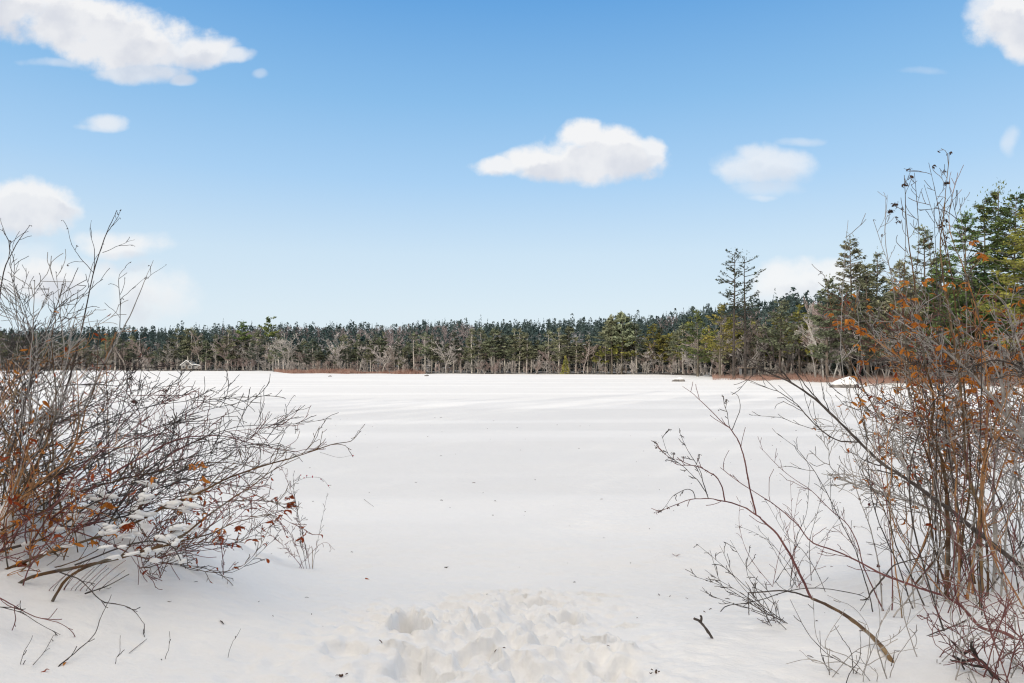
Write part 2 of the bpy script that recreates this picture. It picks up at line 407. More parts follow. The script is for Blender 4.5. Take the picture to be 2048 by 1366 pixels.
def bare_tree(seed, H=8, stems=1, rmin=.028, spreadang=.25, kids=(6, 8)):
    r = np.random.default_rng(seed); tr = MB(); br = MB()
    for s_ in range(stems):
        a = r.uniform(0, 6.28); tilt = spreadang * (0.3 if stems == 1 else 1) * r.uniform(.5, 1)
        d = np.array([math.cos(a) * tilt, math.sin(a) * tilt, 1.0])
        L = H * r.uniform(.75, .95)
        pts = [np.zeros(3)]; dd = unit(d)
        for i in range(8):
            dd = unit(dd + r.normal(0, .10, 3) + np.array([0, 0, .05])); pts.append(pts[-1] + dd * L / 8)
        pts = np.array(pts); rr = np.linspace(.10, .03, 9) * H / 9
        tr.tube(pts, rr, 5)
        for c in range(r.integers(kids[0], kids[1] + 1) + 3):
            t = r.uniform(.22, 1.0) * 8; i = min(int(t), 7); f = t - i; q = pts[i] * (1 - f) + pts[i + 1] * f
            tang = unit(pts[i + 1] - pts[i]); pr = unit(np.cross(tang, r.normal(0, 1, 3))); an = r.uniform(.45, 1.0)
            grow(br, q, tang * math.cos(an) + pr * math.sin(an), H * r.uniform(.22, .42) * (1.1 - .5 * t / 8), rr[i] * .5, 2, r, wob=.2, up=.10, nseg=4, kids=(3, 5), rmin=rmin)
    return tr, br

PROTO = {}
def proto(kind, i, parts):
    """parts: list of (name, MB, material)"""
    ms = [(nm, mb.mesh(kind + '_' + nm, mt, True)) for nm, mb, mt in parts if mb.n]
    PROTO.setdefault(kind, []).append(ms)
def place(kind, name, loc, rz, sc, label, cat, group, i=None):
    ps = PROTO[kind]; ms = ps[random.randrange(len(ps)) if i is None else i % len(ps)]
    root = empty(name, loc, rz, sc)
    tag(root, label, cat, group)
    for nm, me in ms:
        c = bpy.data.objects.new(nm, me); COL.objects.link(c); c.parent = root
    return root

for i in range(7):
    t_, l_, c_ = pine(100 + i, H=15, spread=[3.0, 3.6, 2.6, 3.4, 2.8, 3.8, 3.1][i], base=[.32, .4, .28, .5, .38, .45, .3][i], tiers=[15, 14, 17, 11, 15, 12, 18][i], ntuft=38, ts=.66, dead=[24, 30, 20, 36, 26, 32, 22][i], rt=.25, lim=1.5)
    proto('shore_pine', i, [('trunk', t_, M['trunk_pale']), ('limbs', l_, M['trunk_pale']), ('crown', c_, [M['pine'], M['pine_grey'], M['pine']][i % 3])])
for i in range(3):
    t_, l_, c_ = pine(150 + i, H=14, spread=3.4, base=.3, tiers=14, ntuft=26, ts=.6, dead=8, flat=.2)
    proto('yellow_pine', i, [('trunk', t_, M['trunk_dark']), ('limbs', l_, M['trunk_dark']), ('crown', c_, M['pine_yellow'])])
for i in range(4):
    t_, c_ = fir(200 + i, spread=[2.1, 1.7, 2.5, 2.0][i])
    proto('fir', i, [('trunk', t_, M['trunk_dark']), ('crown', c_, M['fir'])])
for i in range(6):
    t_, b_2 = bare_tree(300 + i, H=8, stems=[1, 2, 1, 3, 2, 1][i])
    proto('bare', i, [('trunk', t_, M['bare']), ('branches', b_2, M['bare'] if i % 2 else M['bare_pink'])])
for i in range(5):
    t_, b_2 = bare_tree(330 + i, H=4, stems=[3, 4, 5, 4, 3][i], spreadang=.8, rmin=.024, kids=(3, 5))
    proto('bush', i, [('stem', t_, M['bare']), ('twigs', b_2, M['bare'] if i % 2 else M['bare_pink'])])

def where(px):
    for lim, s in ((230, 'behind the tangled left shrubs'), (345, 'left of the cabin'), (420, 'around the cabin'), (560, 'right of the cabin'),
                   (850, 'behind the reddish marsh'), (1110, 'on the middle of the far shore'), (1330, 'right of the small green hemlock'), (1450, 'left of the two tall pines')):
        if px < lim: return s
    return 'between the two tall pines and the boulder' if px < 1690 else 'behind the tall leafy right shrub'
def spot(px, dY): # ground point dY metres behind the shore
    Y = shoreY(px) + dY
    return np.array([(px - 1024) * Y / F, Y, float(hillz(px, Y)) - .1]), Y

r0 = random.Random(5)
# front pines
TOPS = ([-200, 0, 200, 300, 420, 560, 700, 850, 1000, 1100, 1200, 1300, 1400, 1500, 1700, 2048], [668, 670, 668, 668, 662, 672, 676, 668, 662, 664, 658, 655, 640, 636, 640, 640])
px = -60.0; n = 0
while px < 1690:
    d = r0.uniform(4, 14)
    loc, Y = spot(px, d)
    top = np.interp(px, *TOPS) + r0.uniform(-8, 36)
    Ht = max(5.0, (HOR - top) * Y / F + CZ - loc[2])
    kind = 'shore_pine'
    if (px > 1180 and r0.random() < .22) or (1440 < px < 1620 and r0.random() < .35): kind = 'yellow_pine'
    H0 = 15 if kind == 'shore_pine' else 14
    s = Ht / H0
    w = where(px)
    place(kind, 'pine_tree', loc, r0.uniform(0, 6.28), (s * r0.uniform(1.1, 1.75),) * 2 + (s,),
          ('sparse grey green pine with pale trunk, ' if kind == 'shore_pine' else 'bushy yellow green pine standing, ') + w, 'pine tree', ('pale trunked pines ' if kind == 'shore_pine' else 'yellow green pines ') + w)
    n += 1
    px += r0.uniform(5, 15) * (1.0 if px < 1390 else 1.3)
# dark firs behind them
N_FIR = 0
for k in range(270):
    px = -60 + 1760 * (k + r0.random()) / 270
    d = r0.uniform(14, 60) if k % 2 else r0.uniform(60, 150)
    loc, Y = spot(px, d)
    top = np.interp(px, *TOPS) + r0.uniform(12, 56)
    Ht = min(max(5.0, (HOR - top) * Y / F + CZ - loc[2]), 17)
    s = Ht / 12; w = where(px)
    place('fir', 'fir_tree', loc, r0.uniform(0, 6.28), (s * r0.uniform(1.2, 2.1),) * 2 + (s,), 'dark dense shaded fir, ' + w, 'fir tree', 'dark firs ' + w)
    N_FIR += 1
# bare trees at the water's edge
for k in range(150):
    px = -40 + 1900 * (k + r0.random()) / 150
    if px < 230 and k % 2: continue
    d = r0.uniform(2.5, 12)
    loc, Y = spot(px, d)
    Hp = (r0.uniform(16, 50) if r0.random() < .5 else r0.uniform(45, 78)) if px < 1400 else r0.uniform(45, 120)
    if 360 < px < 402: Hp = 16; 
    s = Hp * Y / F / 8; w = where(px)
    place('bare', 'bare_tree', loc, r0.uniform(0, 6.28), (s * 1.35, s * 1.35, s), 'leafless pale grey shore tree, ' + w, 'bare tree', 'leafless shore trees ' + w)
for k in range(130):
    px = -40 + 2000 * (k + r0.random()) / 130
    if 355 < px < 405: px = px
    loc, Y = spot(px, r0.uniform(.8, 4))
    s = r0.uniform(12, 30) * Y / F / 4 * (1.0 if px < 1400 else 1.3); w = where(px)
    place('bush', 'shore_bush', loc, r0.uniform(0, 6.28), s, 'low leafless bush on the shoreline, ' + w, 'bush', 'leafless bushes on the shoreline ' + w)

# far-off woods: conifers on the slope and the ridge, pinkish hardwoods between them
def woods(n, hard):
    r = np.random.default_rng(9 + hard); mb = MB()
    pxs = r.uniform(-500, 2500, n)
    s = shoreY(pxs); yc = np.interp(pxs, [0, 1300, 1600, 2500], [680, 650, 430, 330])
    q = r.uniform(0, 1, n) ** .6
    Yv = s + 40 + (yc + 20 - s - 40) * q
    if hard:
        keep = (vnoise(pxs * .008, q * 3, 77) > -.04) & (q < np.where(pxs > 1350, .42, .72))
        pxs, Yv, q = pxs[keep], Yv[keep], q[keep]
    z = hillz(pxs, Yv) - .3
    Xv = (pxs - 1024) * Yv / F
    m = len(pxs)
    if hard:
        H = r.uniform(8, 12, m); K = 34
        a = r.uniform(0, 6.28, (m, K)); t = r.uniform(.3, 1, (m, K)); rad = 2.6 * np.sqrt(np.clip(1 - ((t - .65) / .4) ** 2, .05, 1)) * r.uniform(.2, 1, (m, K))
        C = np.stack([Xv[:, None] + np.cos(a) * rad, Yv[:, None] + np.sin(a) * rad, z[:, None] + t * H[:, None]], -1).reshape(-1, 3)
        D = unit(np.stack([np.cos(a) * .5, np.sin(a) * .5, np.ones_like(a)], -1).reshape(-1, 3))
        tuft(mb, C, D, 2.0, wid=.09, r=r)
    else:
        H = (r.uniform(7, 14, m) + 3.5 * vnoise(pxs * .03, q * 4, 81)) * np.where(r.random(m) < .06, 1.35, 1); K = 64
        a = r.uniform(0, 6.28, (m, K)); t = r.uniform(.1, 1, (m, K)); rnd = (r.random(m) < .45)[:, None]; rad = np.where(rnd, 3.1 * np.sqrt(np.clip(1 - ((t - .55) / .5) ** 2, .02, 1)) * r.uniform(.3, 1, (m, K)), (1 - t) * 3.3 + .05)
        C = np.stack([Xv[:, None] + np.cos(a) * rad * .7, Yv[:, None] + np.sin(a) * rad * .7, z[:, None] + t * H[:, None]], -1).reshape(-1, 3)
        D = np.stack([np.cos(a), np.sin(a), np.full_like(a, -.9)], -1).reshape(-1, 3)
        tuft(mb, C, D, np.where(rnd, 1.5, .5 + 2.0 * (1 - t)).reshape(-1, 1), wid=.36, r=r)
    return mb
tag(obj('distant_forest', woods(3300, 0), M['ridge']), 'dark blue green conifer forest covering the distant ridge', 'forest', kind='stuff')
tag(obj('hardwood_forest', woods(5200, 1), M['hardwood']), 'pinkish grey leafless hardwoods on the distant slope', 'forest', kind='stuff')

# ------------------------------------------------------------------ marsh grass
def grass(n, pts_fn, hh, seed, w=.02):
    r = np.random.default_rng(seed); mb = MB()
    C = pts_fn(r, n); kp = fbm(C[:, 0] * .13, C[:, 1] * .22, seed, 3) > r.uniform(-.30, .38, n); C = C[kp]; n = len(C)
    H = r.uniform(.35, 1, n) * hh * (.55 + .9 * np.clip(.5 + fbm(C[:, 0] * .3, C[:, 1] * .3, seed + 3, 2), 0, 1))
    l = r.normal(0, .22, (n, 2)) * H[:, None]
    a = r.uniform(0, 3.14, n); W = np.stack([np.cos(a), np.sin(a), 0 * a], -1) * w * r.uniform(.6, 1.4, (n, 1))
    T = C + np.stack([l[:, 0], l[:, 1], H], -1)
    mb.tris(np.stack([C - W, C + W, T], 1))
    return mb
def m1(r, n):
    px = r.uniform(548, 850, n); px = np.where(r.random(n) < .5, 548 + (px - 548) * .5, px)
    d = np.where(px < 700, r.uniform(-16, 4, n), r.uniform(-6, 3, n)); k = np.sin(px * .06) * 3
    Y = shoreY(px) + d + k; return np.stack([(px - 1024) * Y / F, Y, gh((px - 1024) * Y / F, Y) - .02], -1)
def m2(r, n):
    px = r.uniform(1425, 2350, n)
    s0 = np.interp(px, [1425, 1500, 1600, 1700, 2048, 2350], [116, 106, 98, 88, 76, 60]) + 6 * np.sin(px * .021) + 4 * np.sin(px * .057) + 5 * fbm(px * .05, px * 0, 5, 3)
    Y = s0 + (r.uniform(0, 1, n) ** .8) * (shoreY(px) - s0 + 4)
    X = (px - 1024) * Y / F; return np.stack([X, Y, gh(X, Y) - .02], -1)
tag(obj('marsh_grass', grass(30000, m1, 1.5, 61, .035), M['marsh']), 'reddish brown marsh grass strip on the far left shore', 'marsh grass', kind='stuff')
tag(obj('marsh_grass', grass(90000, m2, 1.05, 62, .013), M['marsh']), 'reddish brown marsh grass below the two tall pines', 'marsh grass', kind='stuff')

# ------------------------------------------------------------------ hero pines on the right
def hero(name, px, pybase, pytop, Y, seed, label, mats, i_kw):
    Xw = (px - 1024) * Y / F; zb = float(gh(Xw, Y)) - .05 if Y < shoreY(px) else float(hillz(px, Y)) - .05
    H = (HOR - pytop) * Y / F + CZ - zb
    t_, l_, c_ = pine(seed, H=H, **i_kw)
    root = empty(name, (Xw, Y, zb)); tag(root, label, 'pine tree')
    obj('trunk', t_, mats[0], root); obj('limbs', l_, mats[0], root); obj('crown', c_, mats[1], root)
    return root
M['trunk_old'] = mat('trunk_old', (.045, .038, .033), (.10, .085, .075), scale=3)
M['pine_old'] = mat('pine_needles_old', (.035, .048, .030), (.080, .095, .055), scale=.6)
TT = (M['trunk_old'], M['pine_old']); TD = (M['trunk_dark'], M['pine_green']); TP = (M['trunk_dark'], M['pine']); TY = (M['trunk_dark'], M['pine_yellow'])
kwT = dict(clump=True, spread=3.7, base=.42, tiers=13, per=5, ntuft=40, ts=.40, dead=26, rt=.28, pw=.35, lim=1.2, flat=.10, irregular=.75, upturn=.3)
hero('pine_tree', 1468, 756, 505, 118, 401, 'tall sparse old pine, left of the two rising above the marsh', TT, dict(kwT, lean=.02))
hero('pine_tree', 1490, 756, 512, 121, 407, 'tall sparse old pine, right of the two rising above the marsh', TT, dict(kwT, spread=4.0, lean=.01))
kwP = dict(spread=3.6, base=.2, tiers=24, per=7, ntuft=60, ts=.46, dead=14, rt=.26, irregular=.35)
HP = [(1655, 572, 100, 'slim small pine at the left end of the right hand grove', TP, dict(spread=2.3, tiers=16)),
      (1700, 488, 104, 'cone shaped brownish pine in the left part of the grove', TP, dict(spread=3.0, tiers=24, irregular=.2)),
      (1735, 545, 98, 'open crowned pine just right of the cone shaped one', TP, dict(spread=2.6)),
      (1757, 522, 108, 'narrow pine second right of the cone shaped one', TP, dict(spread=2.6)),
      (1800, 540, 96, 'pine behind the tips of the brown leaved shrub', TP, dict(spread=3.0)),
      (1845, 470, 100, 'tall open pine behind the seed headed shrub tips', TP, dict(spread=3.4, tiers=17)),
      (1885, 520, 94, 'pine in the gap left of the big dense green pines', TD, dict(spread=3.0)),
      (1935, 440, 92, 'dense green pine at the left shoulder of the tall group', TD, dict(spread=3.6, tiers=22)),
      (1965, 412, 95, 'dense deep green pine beneath the bare topped one', TD, dict(spread=3.9, tiers=23)),
      (2000, 385, 97, 'tallest pine, with a bare fan shaped top, near the right edge', TD, dict(spread=3.9, tiers=20, irregular=.6)),
      (2030, 405, 90, 'broad dark green pine at the right edge', TD, dict(spread=4.2, tiers=24)),
      (2062, 430, 80, 'yellow green pine leaning in from the right edge', TY, dict(spread=4.6, tiers=22)),
      (2120, 400, 84, 'big pine just past the right edge', TD, dict(spread=4.8, tiers=22)),
      (1600, 612, 128, 'spreading pine with yellowish boughs beside the two tall pines', TY, dict(spread=4.2, tiers=12, base=.35)),
      (1560, 602, 125, 'dark pine with drooping brownish top right of the two tall pines', TP, dict(spread=4.4, tiers=13, base=.35)),
      (1440, 612, 130, 'wide pine with yellow green boughs left of the two tall pines', TY, dict(spread=4.5, tiers=12, base=.35)),
      (1395, 622, 150, 'tall blue green pine at the foot of the ridge', TD, dict(spread=4.0, tiers=14)),
      (1243, 628, 190, 'pine poking above the treeline right of centre', TP, dict(spread=3.6, tiers=12, base=.5)),
      (1224, 634, 192, 'round topped pine poking above the treeline beside its taller neighbour', TP, dict(spread=3.0, tiers=12, base=.5)),
      (538, 638, 345, 'lone pine crown standing above the treeline left of the marsh', TD, dict(spread=5.5, tiers=9, base=.72, irregular=.7)),
      (487, 645, 345, 'round topped pine above the treeline right of the cabin', TD, dict(spread=4.5, tiers=10, base=.6))]
for i, (px, top, Y, lab, mm, kw) in enumerate(HP):
    k = dict(kwP); k.update(kw); k['spread'] *= (1.4 if px > 1640 else 1.1); top -= 14 if px > 1640 else 0; k['ntuft'] = int(k['ntuft'] * (1.3 if px > 1900 else 1)); k['tiers'] += 3 if px > 1640 else 0
    if Y > 180: k['ts'] = 1.0
    elif Y > 120: k['ts'] = .6; k['ntuft'] = 34
    hero('pine_tree', px, 760, top, Y, 500 + i, lab, mm, k)
# lower, closer wood under the grove
for k in range(46):
    px = 1630 + 560 * (k + r0.random()) / 46
    Y = r0.uniform(1.0, 1.5) * np.interp(px, [1600, 2048, 2300], [112, 92, 70])
    loc = np.array([(px - 1024) * Y / F, Y, float(hillz(px, Y)) - .1]); top = np.interp(px, [1640, 1720, 1850, 2048, 2200], [655, 625, 600, 560, 540]) + r0.uniform(-10, 50)
    Ht = (HOR - top) * Y / F + CZ; s = Ht / 12
    place('fir', 'fir_tree', loc, r0.uniform(0, 6.28), (s * 1.5, s * 1.5, s), 'dark dense shaded fir, behind the tall leafy right shrub', 'fir tree', 'dark firs behind the tall leafy right shrub')
for k in range(34):
    px = 1620 + 520 * (k + r0.random()) / 34
    Y = np.interp(px, [1600, 2048, 2300], [112, 88, 66]) * r0.uniform(.95, 1.1)
    loc = np.array([(px - 1024) * Y / F, Y, float(max(gh((px - 1024) * Y / F, Y), 0)) - .1]); Hp = r0.uniform(70, 170)
    place('bare', 'bare_tree', loc, r0.uniform(0, 6.28), Hp * Y / F / 8, 'leafless pale grey shore tree, ' + ('behind the tall leafy right shrub' if px > 1690 else 'between the two tall pines and the boulder'), 'bare tree',
          'leafless shore trees ' + ('behind the tall leafy right shrub' if px > 1690 else 'between the two tall pines and the boulder'))
# small bright hemlock
t_, c_ = fir(260, H=5.5, spread=1.5, tiers=18, per=7, ts=.35)
rt_ = empty('hemlock_tree', spot(1131, 1.5)[0]); tag(rt_, 'small bright yellow green hemlock at the water edge, centre of far shore', 'hemlock tree')
obj('trunk', t_, M['trunk_dark'], rt_); obj('crown', c_, M['pine_yellow'], rt_)
# white birch with a straight pale trunk
t_, b_2 = bare_tree(361, H=11, stems=1, spreadang=.1, rmin=.02)
rt_ = empty('birch_tree', P(1667, 757, 103)); tag(rt_, 'straight pale birch trunk left of the snow capped boulder', 'birch tree')
M['birch'] = mat('birch_bark', (.45, .44, .40), (.66, .64, .60), scale=3)
obj('trunk', t_, M['birch'], rt_); obj('branches', b_2, M['bare'], rt_)

# wood behind the viewer, which keeps the near lake in shade
def shade_wood():
    r = np.random.default_rng(91); mb = MB()
    for k in range(420):
        x = r.uniform(-190, 70); y = r.uniform(-50, -15); H = r.uniform(15, 20) + 2.0 * math.sin(x * .11)
        K = 380
        a = r.uniform(0, 6.28, K); t = r.uniform(.0, 1, K) ** .8; rad = ((1 - t) * 3.8 + .3) * r.uniform(.3, 1, K)
        C = np.stack([x + np.cos(a) * rad, y + np.sin(a) * rad, .8 + t * H], -1)
        tuft(mb, C, np.stack([np.cos(a), np.sin(a), -.3 + 0 * a], -1), .8, wid=.35, r=r)
        mb.tube([(x, y, 0), (x, y, H * .9)], [.2, .04], 5)
    return mb
tag(obj('shore_woodland', shade_wood(), M['fir']), 'conifer wood on the near shore behind the viewer', 'forest', kind='stuff')

# ------------------------------------------------------------------ cabin, shed, boulder, rocks
def rock(seed, sx, sy, sz, n=18, am=.35):
    r = np.random.default_rng(seed); mb = MB()
    th = np.linspace(0, math.pi, n); ph = np.linspace(0, 2 * math.pi, 2 * n, endpoint=False)
    T, Ph = np.meshgrid(th, ph, indexing='ij')
    d = np.stack([np.sin(T) * np.cos(Ph), np.sin(T) * np.sin(Ph), np.cos(T)], -1)
    pl = unit(r.normal(0, 1, (14, 3))); off = r.uniform(.62, .95, 14)
    q = np.einsum('ijk,lk->ijl', d, pl); rad = np.min(np.where(q > .05, off / np.maximum(q, .05), 9), -1); rad = np.minimum(rad, 1.15)
    V = d * rad[..., None] * np.array([sx, sy, sz])
    a_, b_ = T.shape; ii = np.arange(a_ - 1)[:, None] * b_; jj = np.arange(b_)[None, :]; j2 = (jj + 1) % b_
    up = np.clip(V[..., 2] / sz, 0, 1); V[..., 0] = V[..., 0] * (1 - .6 * up ** 1.2) + sx * .22 * up; V[..., 1] *= (1 - .55 * up)
    mb.add(V.reshape(-1, 3), np.stack([ii + jj, ii + b_ + jj, ii + b_ + j2, ii + j2], -1).reshape(-1, 4))
    return mb, V
def boulder(px, py, wpx, hpx, seed, label, cap=.5):
    Y = CZ * F / (py - HOR); w_ = wpx * Y / F / 2; hz = hpx * Y / F; r = np.random.default_rng(seed)
    root = empty('boulder', (P(px, py, Y)[0], Y, 0)); tag(root, label, 'boulder')
    K = 22; an = np.arange(K) * 2 * math.pi / K; ir = 1 + .16 * np.sin(an * 2 + seed) + .10 * np.sin(an * 3 + 2 * seed) + r.normal(0, .05, K)
    def shell(prof, jit, z_extra=0):
        mb = MB(); V = []
        for (rad, z, ox) in prof:
            q = rad * ir + r.normal(0, jit, K) * rad
            V.append(np.stack([q * np.cos(an) * w_ + ox * w_, q * np.sin(an) * w_ * .8, np.full(K, z * hz) + r.normal(0, jit, K) * hz * .5 * (0 < z < .95) + z_extra], -1))
        V = np.vstack(V); n_ = len(prof); ii = np.arange(n_ - 1)[:, None] * K; jj = np.arange(K)[None, :]; j2 = (jj + 1) % K
        mb.add(V, np.stack([ii + jj, ii + j2, ii + K + j2, ii + K + jj], -1).reshape(-1, 4)); return mb
    obj('rock', shell([(1.0, -.3, 0), (1.02, .12, 0), (.95, .32, .03), (.62, .60, .12), (.3, .8, .25), (.04, .92, .3)], .05), M['rock'], root, smooth=False)
    if cap: obj('snow_cap', shell([(.9, cap - .06, .02), (.97, cap + .06, .03), (.72, .62, .10), (.36, .88, .24), (.05, 1.03, .3)], .02, .02), M['snow'], root)
boulder(1692, 776, 46, 22, 3, 'snow capped boulder at the edge of the reddish marsh', .30)
boulder(1357, 763, 22, 8, 8, 'low dark rock out on the snow left of the marsh', .55)
boulder(853, 752, 9, 3, 12, 'small dark rock near the far marsh tip', 0)
boulder(660, 753, 6, 2.4, 14, 'tiny dark rock in front of the far left marsh', 0)

def cabin():
    loc, Y = spot(376, 2.0)
    root = empty('cabin', loc + np.array([0, -1.5, .2]), .10, .9); tag(root, 'small pale cabin with a snowy gable roof on the far left shore', 'cabin')
    w = MB(); w.box(-2.9, 2.9, 0, 7, .9, 3.0)
    w.add([(-2.9, 0, 3.0), (2.9, 0, 3.0), (0, 0, 5.4), (-2.9, 7, 3.0), (2.9, 7, 3.0), (0, 7, 5.4)], [[0, 1, 2], [3, 5, 4]])
    obj('wall', w, M['cabin_pale'], root, smooth=False)
    rf = MB()
    for sg in (-1, 1):
        a = np.array([(0, -.5, 5.55), (sg * 3.5, -.5, 2.75), (sg * 3.5, 7.5, 2.75), (0, 7.5, 5.55)]); b = a + np.array([0, 0, .35])
        rf.add(np.vstack([a, b]), [[0, 1, 2, 3], [4, 7, 6, 5], [0, 4, 5, 1], [1, 5, 6, 2], [2, 6, 7, 3]])
    obj('roof', rf, M['snow'], root, smooth=False)
    an = MB(); an.box(3.0, 7.5, 1.2, 6, .9, 2.6); obj('side_wing', an, M['cabin_pale'], root, smooth=False)
    ar = MB(); ar.add([(2.9, .7, 3.3), (7.9, .7, 2.6), (7.9, 6.4, 2.6), (2.9, 6.4, 3.3), (2.9, .7, 3.7), (7.9, .7, 3.0), (7.9, 6.4, 3.0), (2.9, 6.4, 3.7)], [[0, 3, 2, 1], [4, 5, 6, 7], [0, 1, 5, 4], [1, 2, 6, 5], [2, 3, 7, 6]])
    obj('wing_roof', ar, M['snow'], root, smooth=False)
    for x0, x1, z0, z1 in ((-.55, .55, 2.9, 4.4), (-2.2, -1.1, 1.3, 2.5), (1.1, 2.2, 1.3, 2.5)):
        m = MB(); m.box(x0, x1, -.06, -.01, z0, z1); obj('window', m, M['cabin_dark'], root, smooth=False)
    d = MB(); d.box(-.5, .5, -.05, -.01, .9, 2.75); obj('door', d, M['cabin_wood'], root, smooth=False)
    for x in (-2.8, -.9, .9, 2.8, 5.0, 7.3):
        m = MB(); m.box(x - .1, x + .1, .1, .3, -.4, .9); obj('post', m, M['cabin_wood'], root, smooth=False)
    m = MB(); m.box(-3.3, 3.3, -1.6, -.07, .78, .92); obj('deck', m, M['cabin_wood'], root, smooth=False)
cabin()
def shed():
    p = P(1497, 753, 131); root = empty('shed', (p[0], p[1], -.05 + float(hillz(1497, 124)) * 0)); tag(root, 'small open grey shed between trunks behind the right marsh', 'shed')
    w = MB(); w.box(-1.35, 1.35, 1.2, 1.3, 0, 1.9); w.box(-1.35, -1.25, 0, 1.19, 0, 1.9); w.box(1.25, 1.35, 0, 1.19, 0, 1.9); w.box(-1.24, 1.24, 0, .08, 0, .7)
    obj('wall', w, M['cabin_wall'], root, smooth=False)
    rf = MB(); rf.box(-1.6, 1.6, -.3, 1.6, 1.91, 2.1); obj('roof', rf, M['cabin_wood'], root, smooth=False)
    for x in (-.5, .5):
        m = MB(); m.box(x - .06, x + .06, .0, .12, .71, 1.9); obj('post', m, M['cabin_wood'], root, smooth=False)
shed()

# ------------------------------------------------------------------ near shrubs
def spline(pts, n):
    """Catmull-Rom through pts"""
    p = np.array(pts, float)
    if len(p) == 2: return p[0] + (p[1] - p[0]) * np.linspace(0, 1, n)[:, None]
    q = np.vstack([2 * p[0] - p[1], p, 2 * p[-1] - p[-2]]); out = []
    m = len(p) - 1
    for u in np.linspace(0, m - 1e-6, n):
        i = int(u); t = u - i; a, b, c, d = q[i], q[i + 1], q[i + 2], q[i + 3]
        out.append(.5 * ((2 * b) + (-a + c) * t + (2 * a - 5 * b + 4 * c - d) * t * t + (-a + 3 * b - 3 * c + d) * t ** 3))
    return np.array(out)

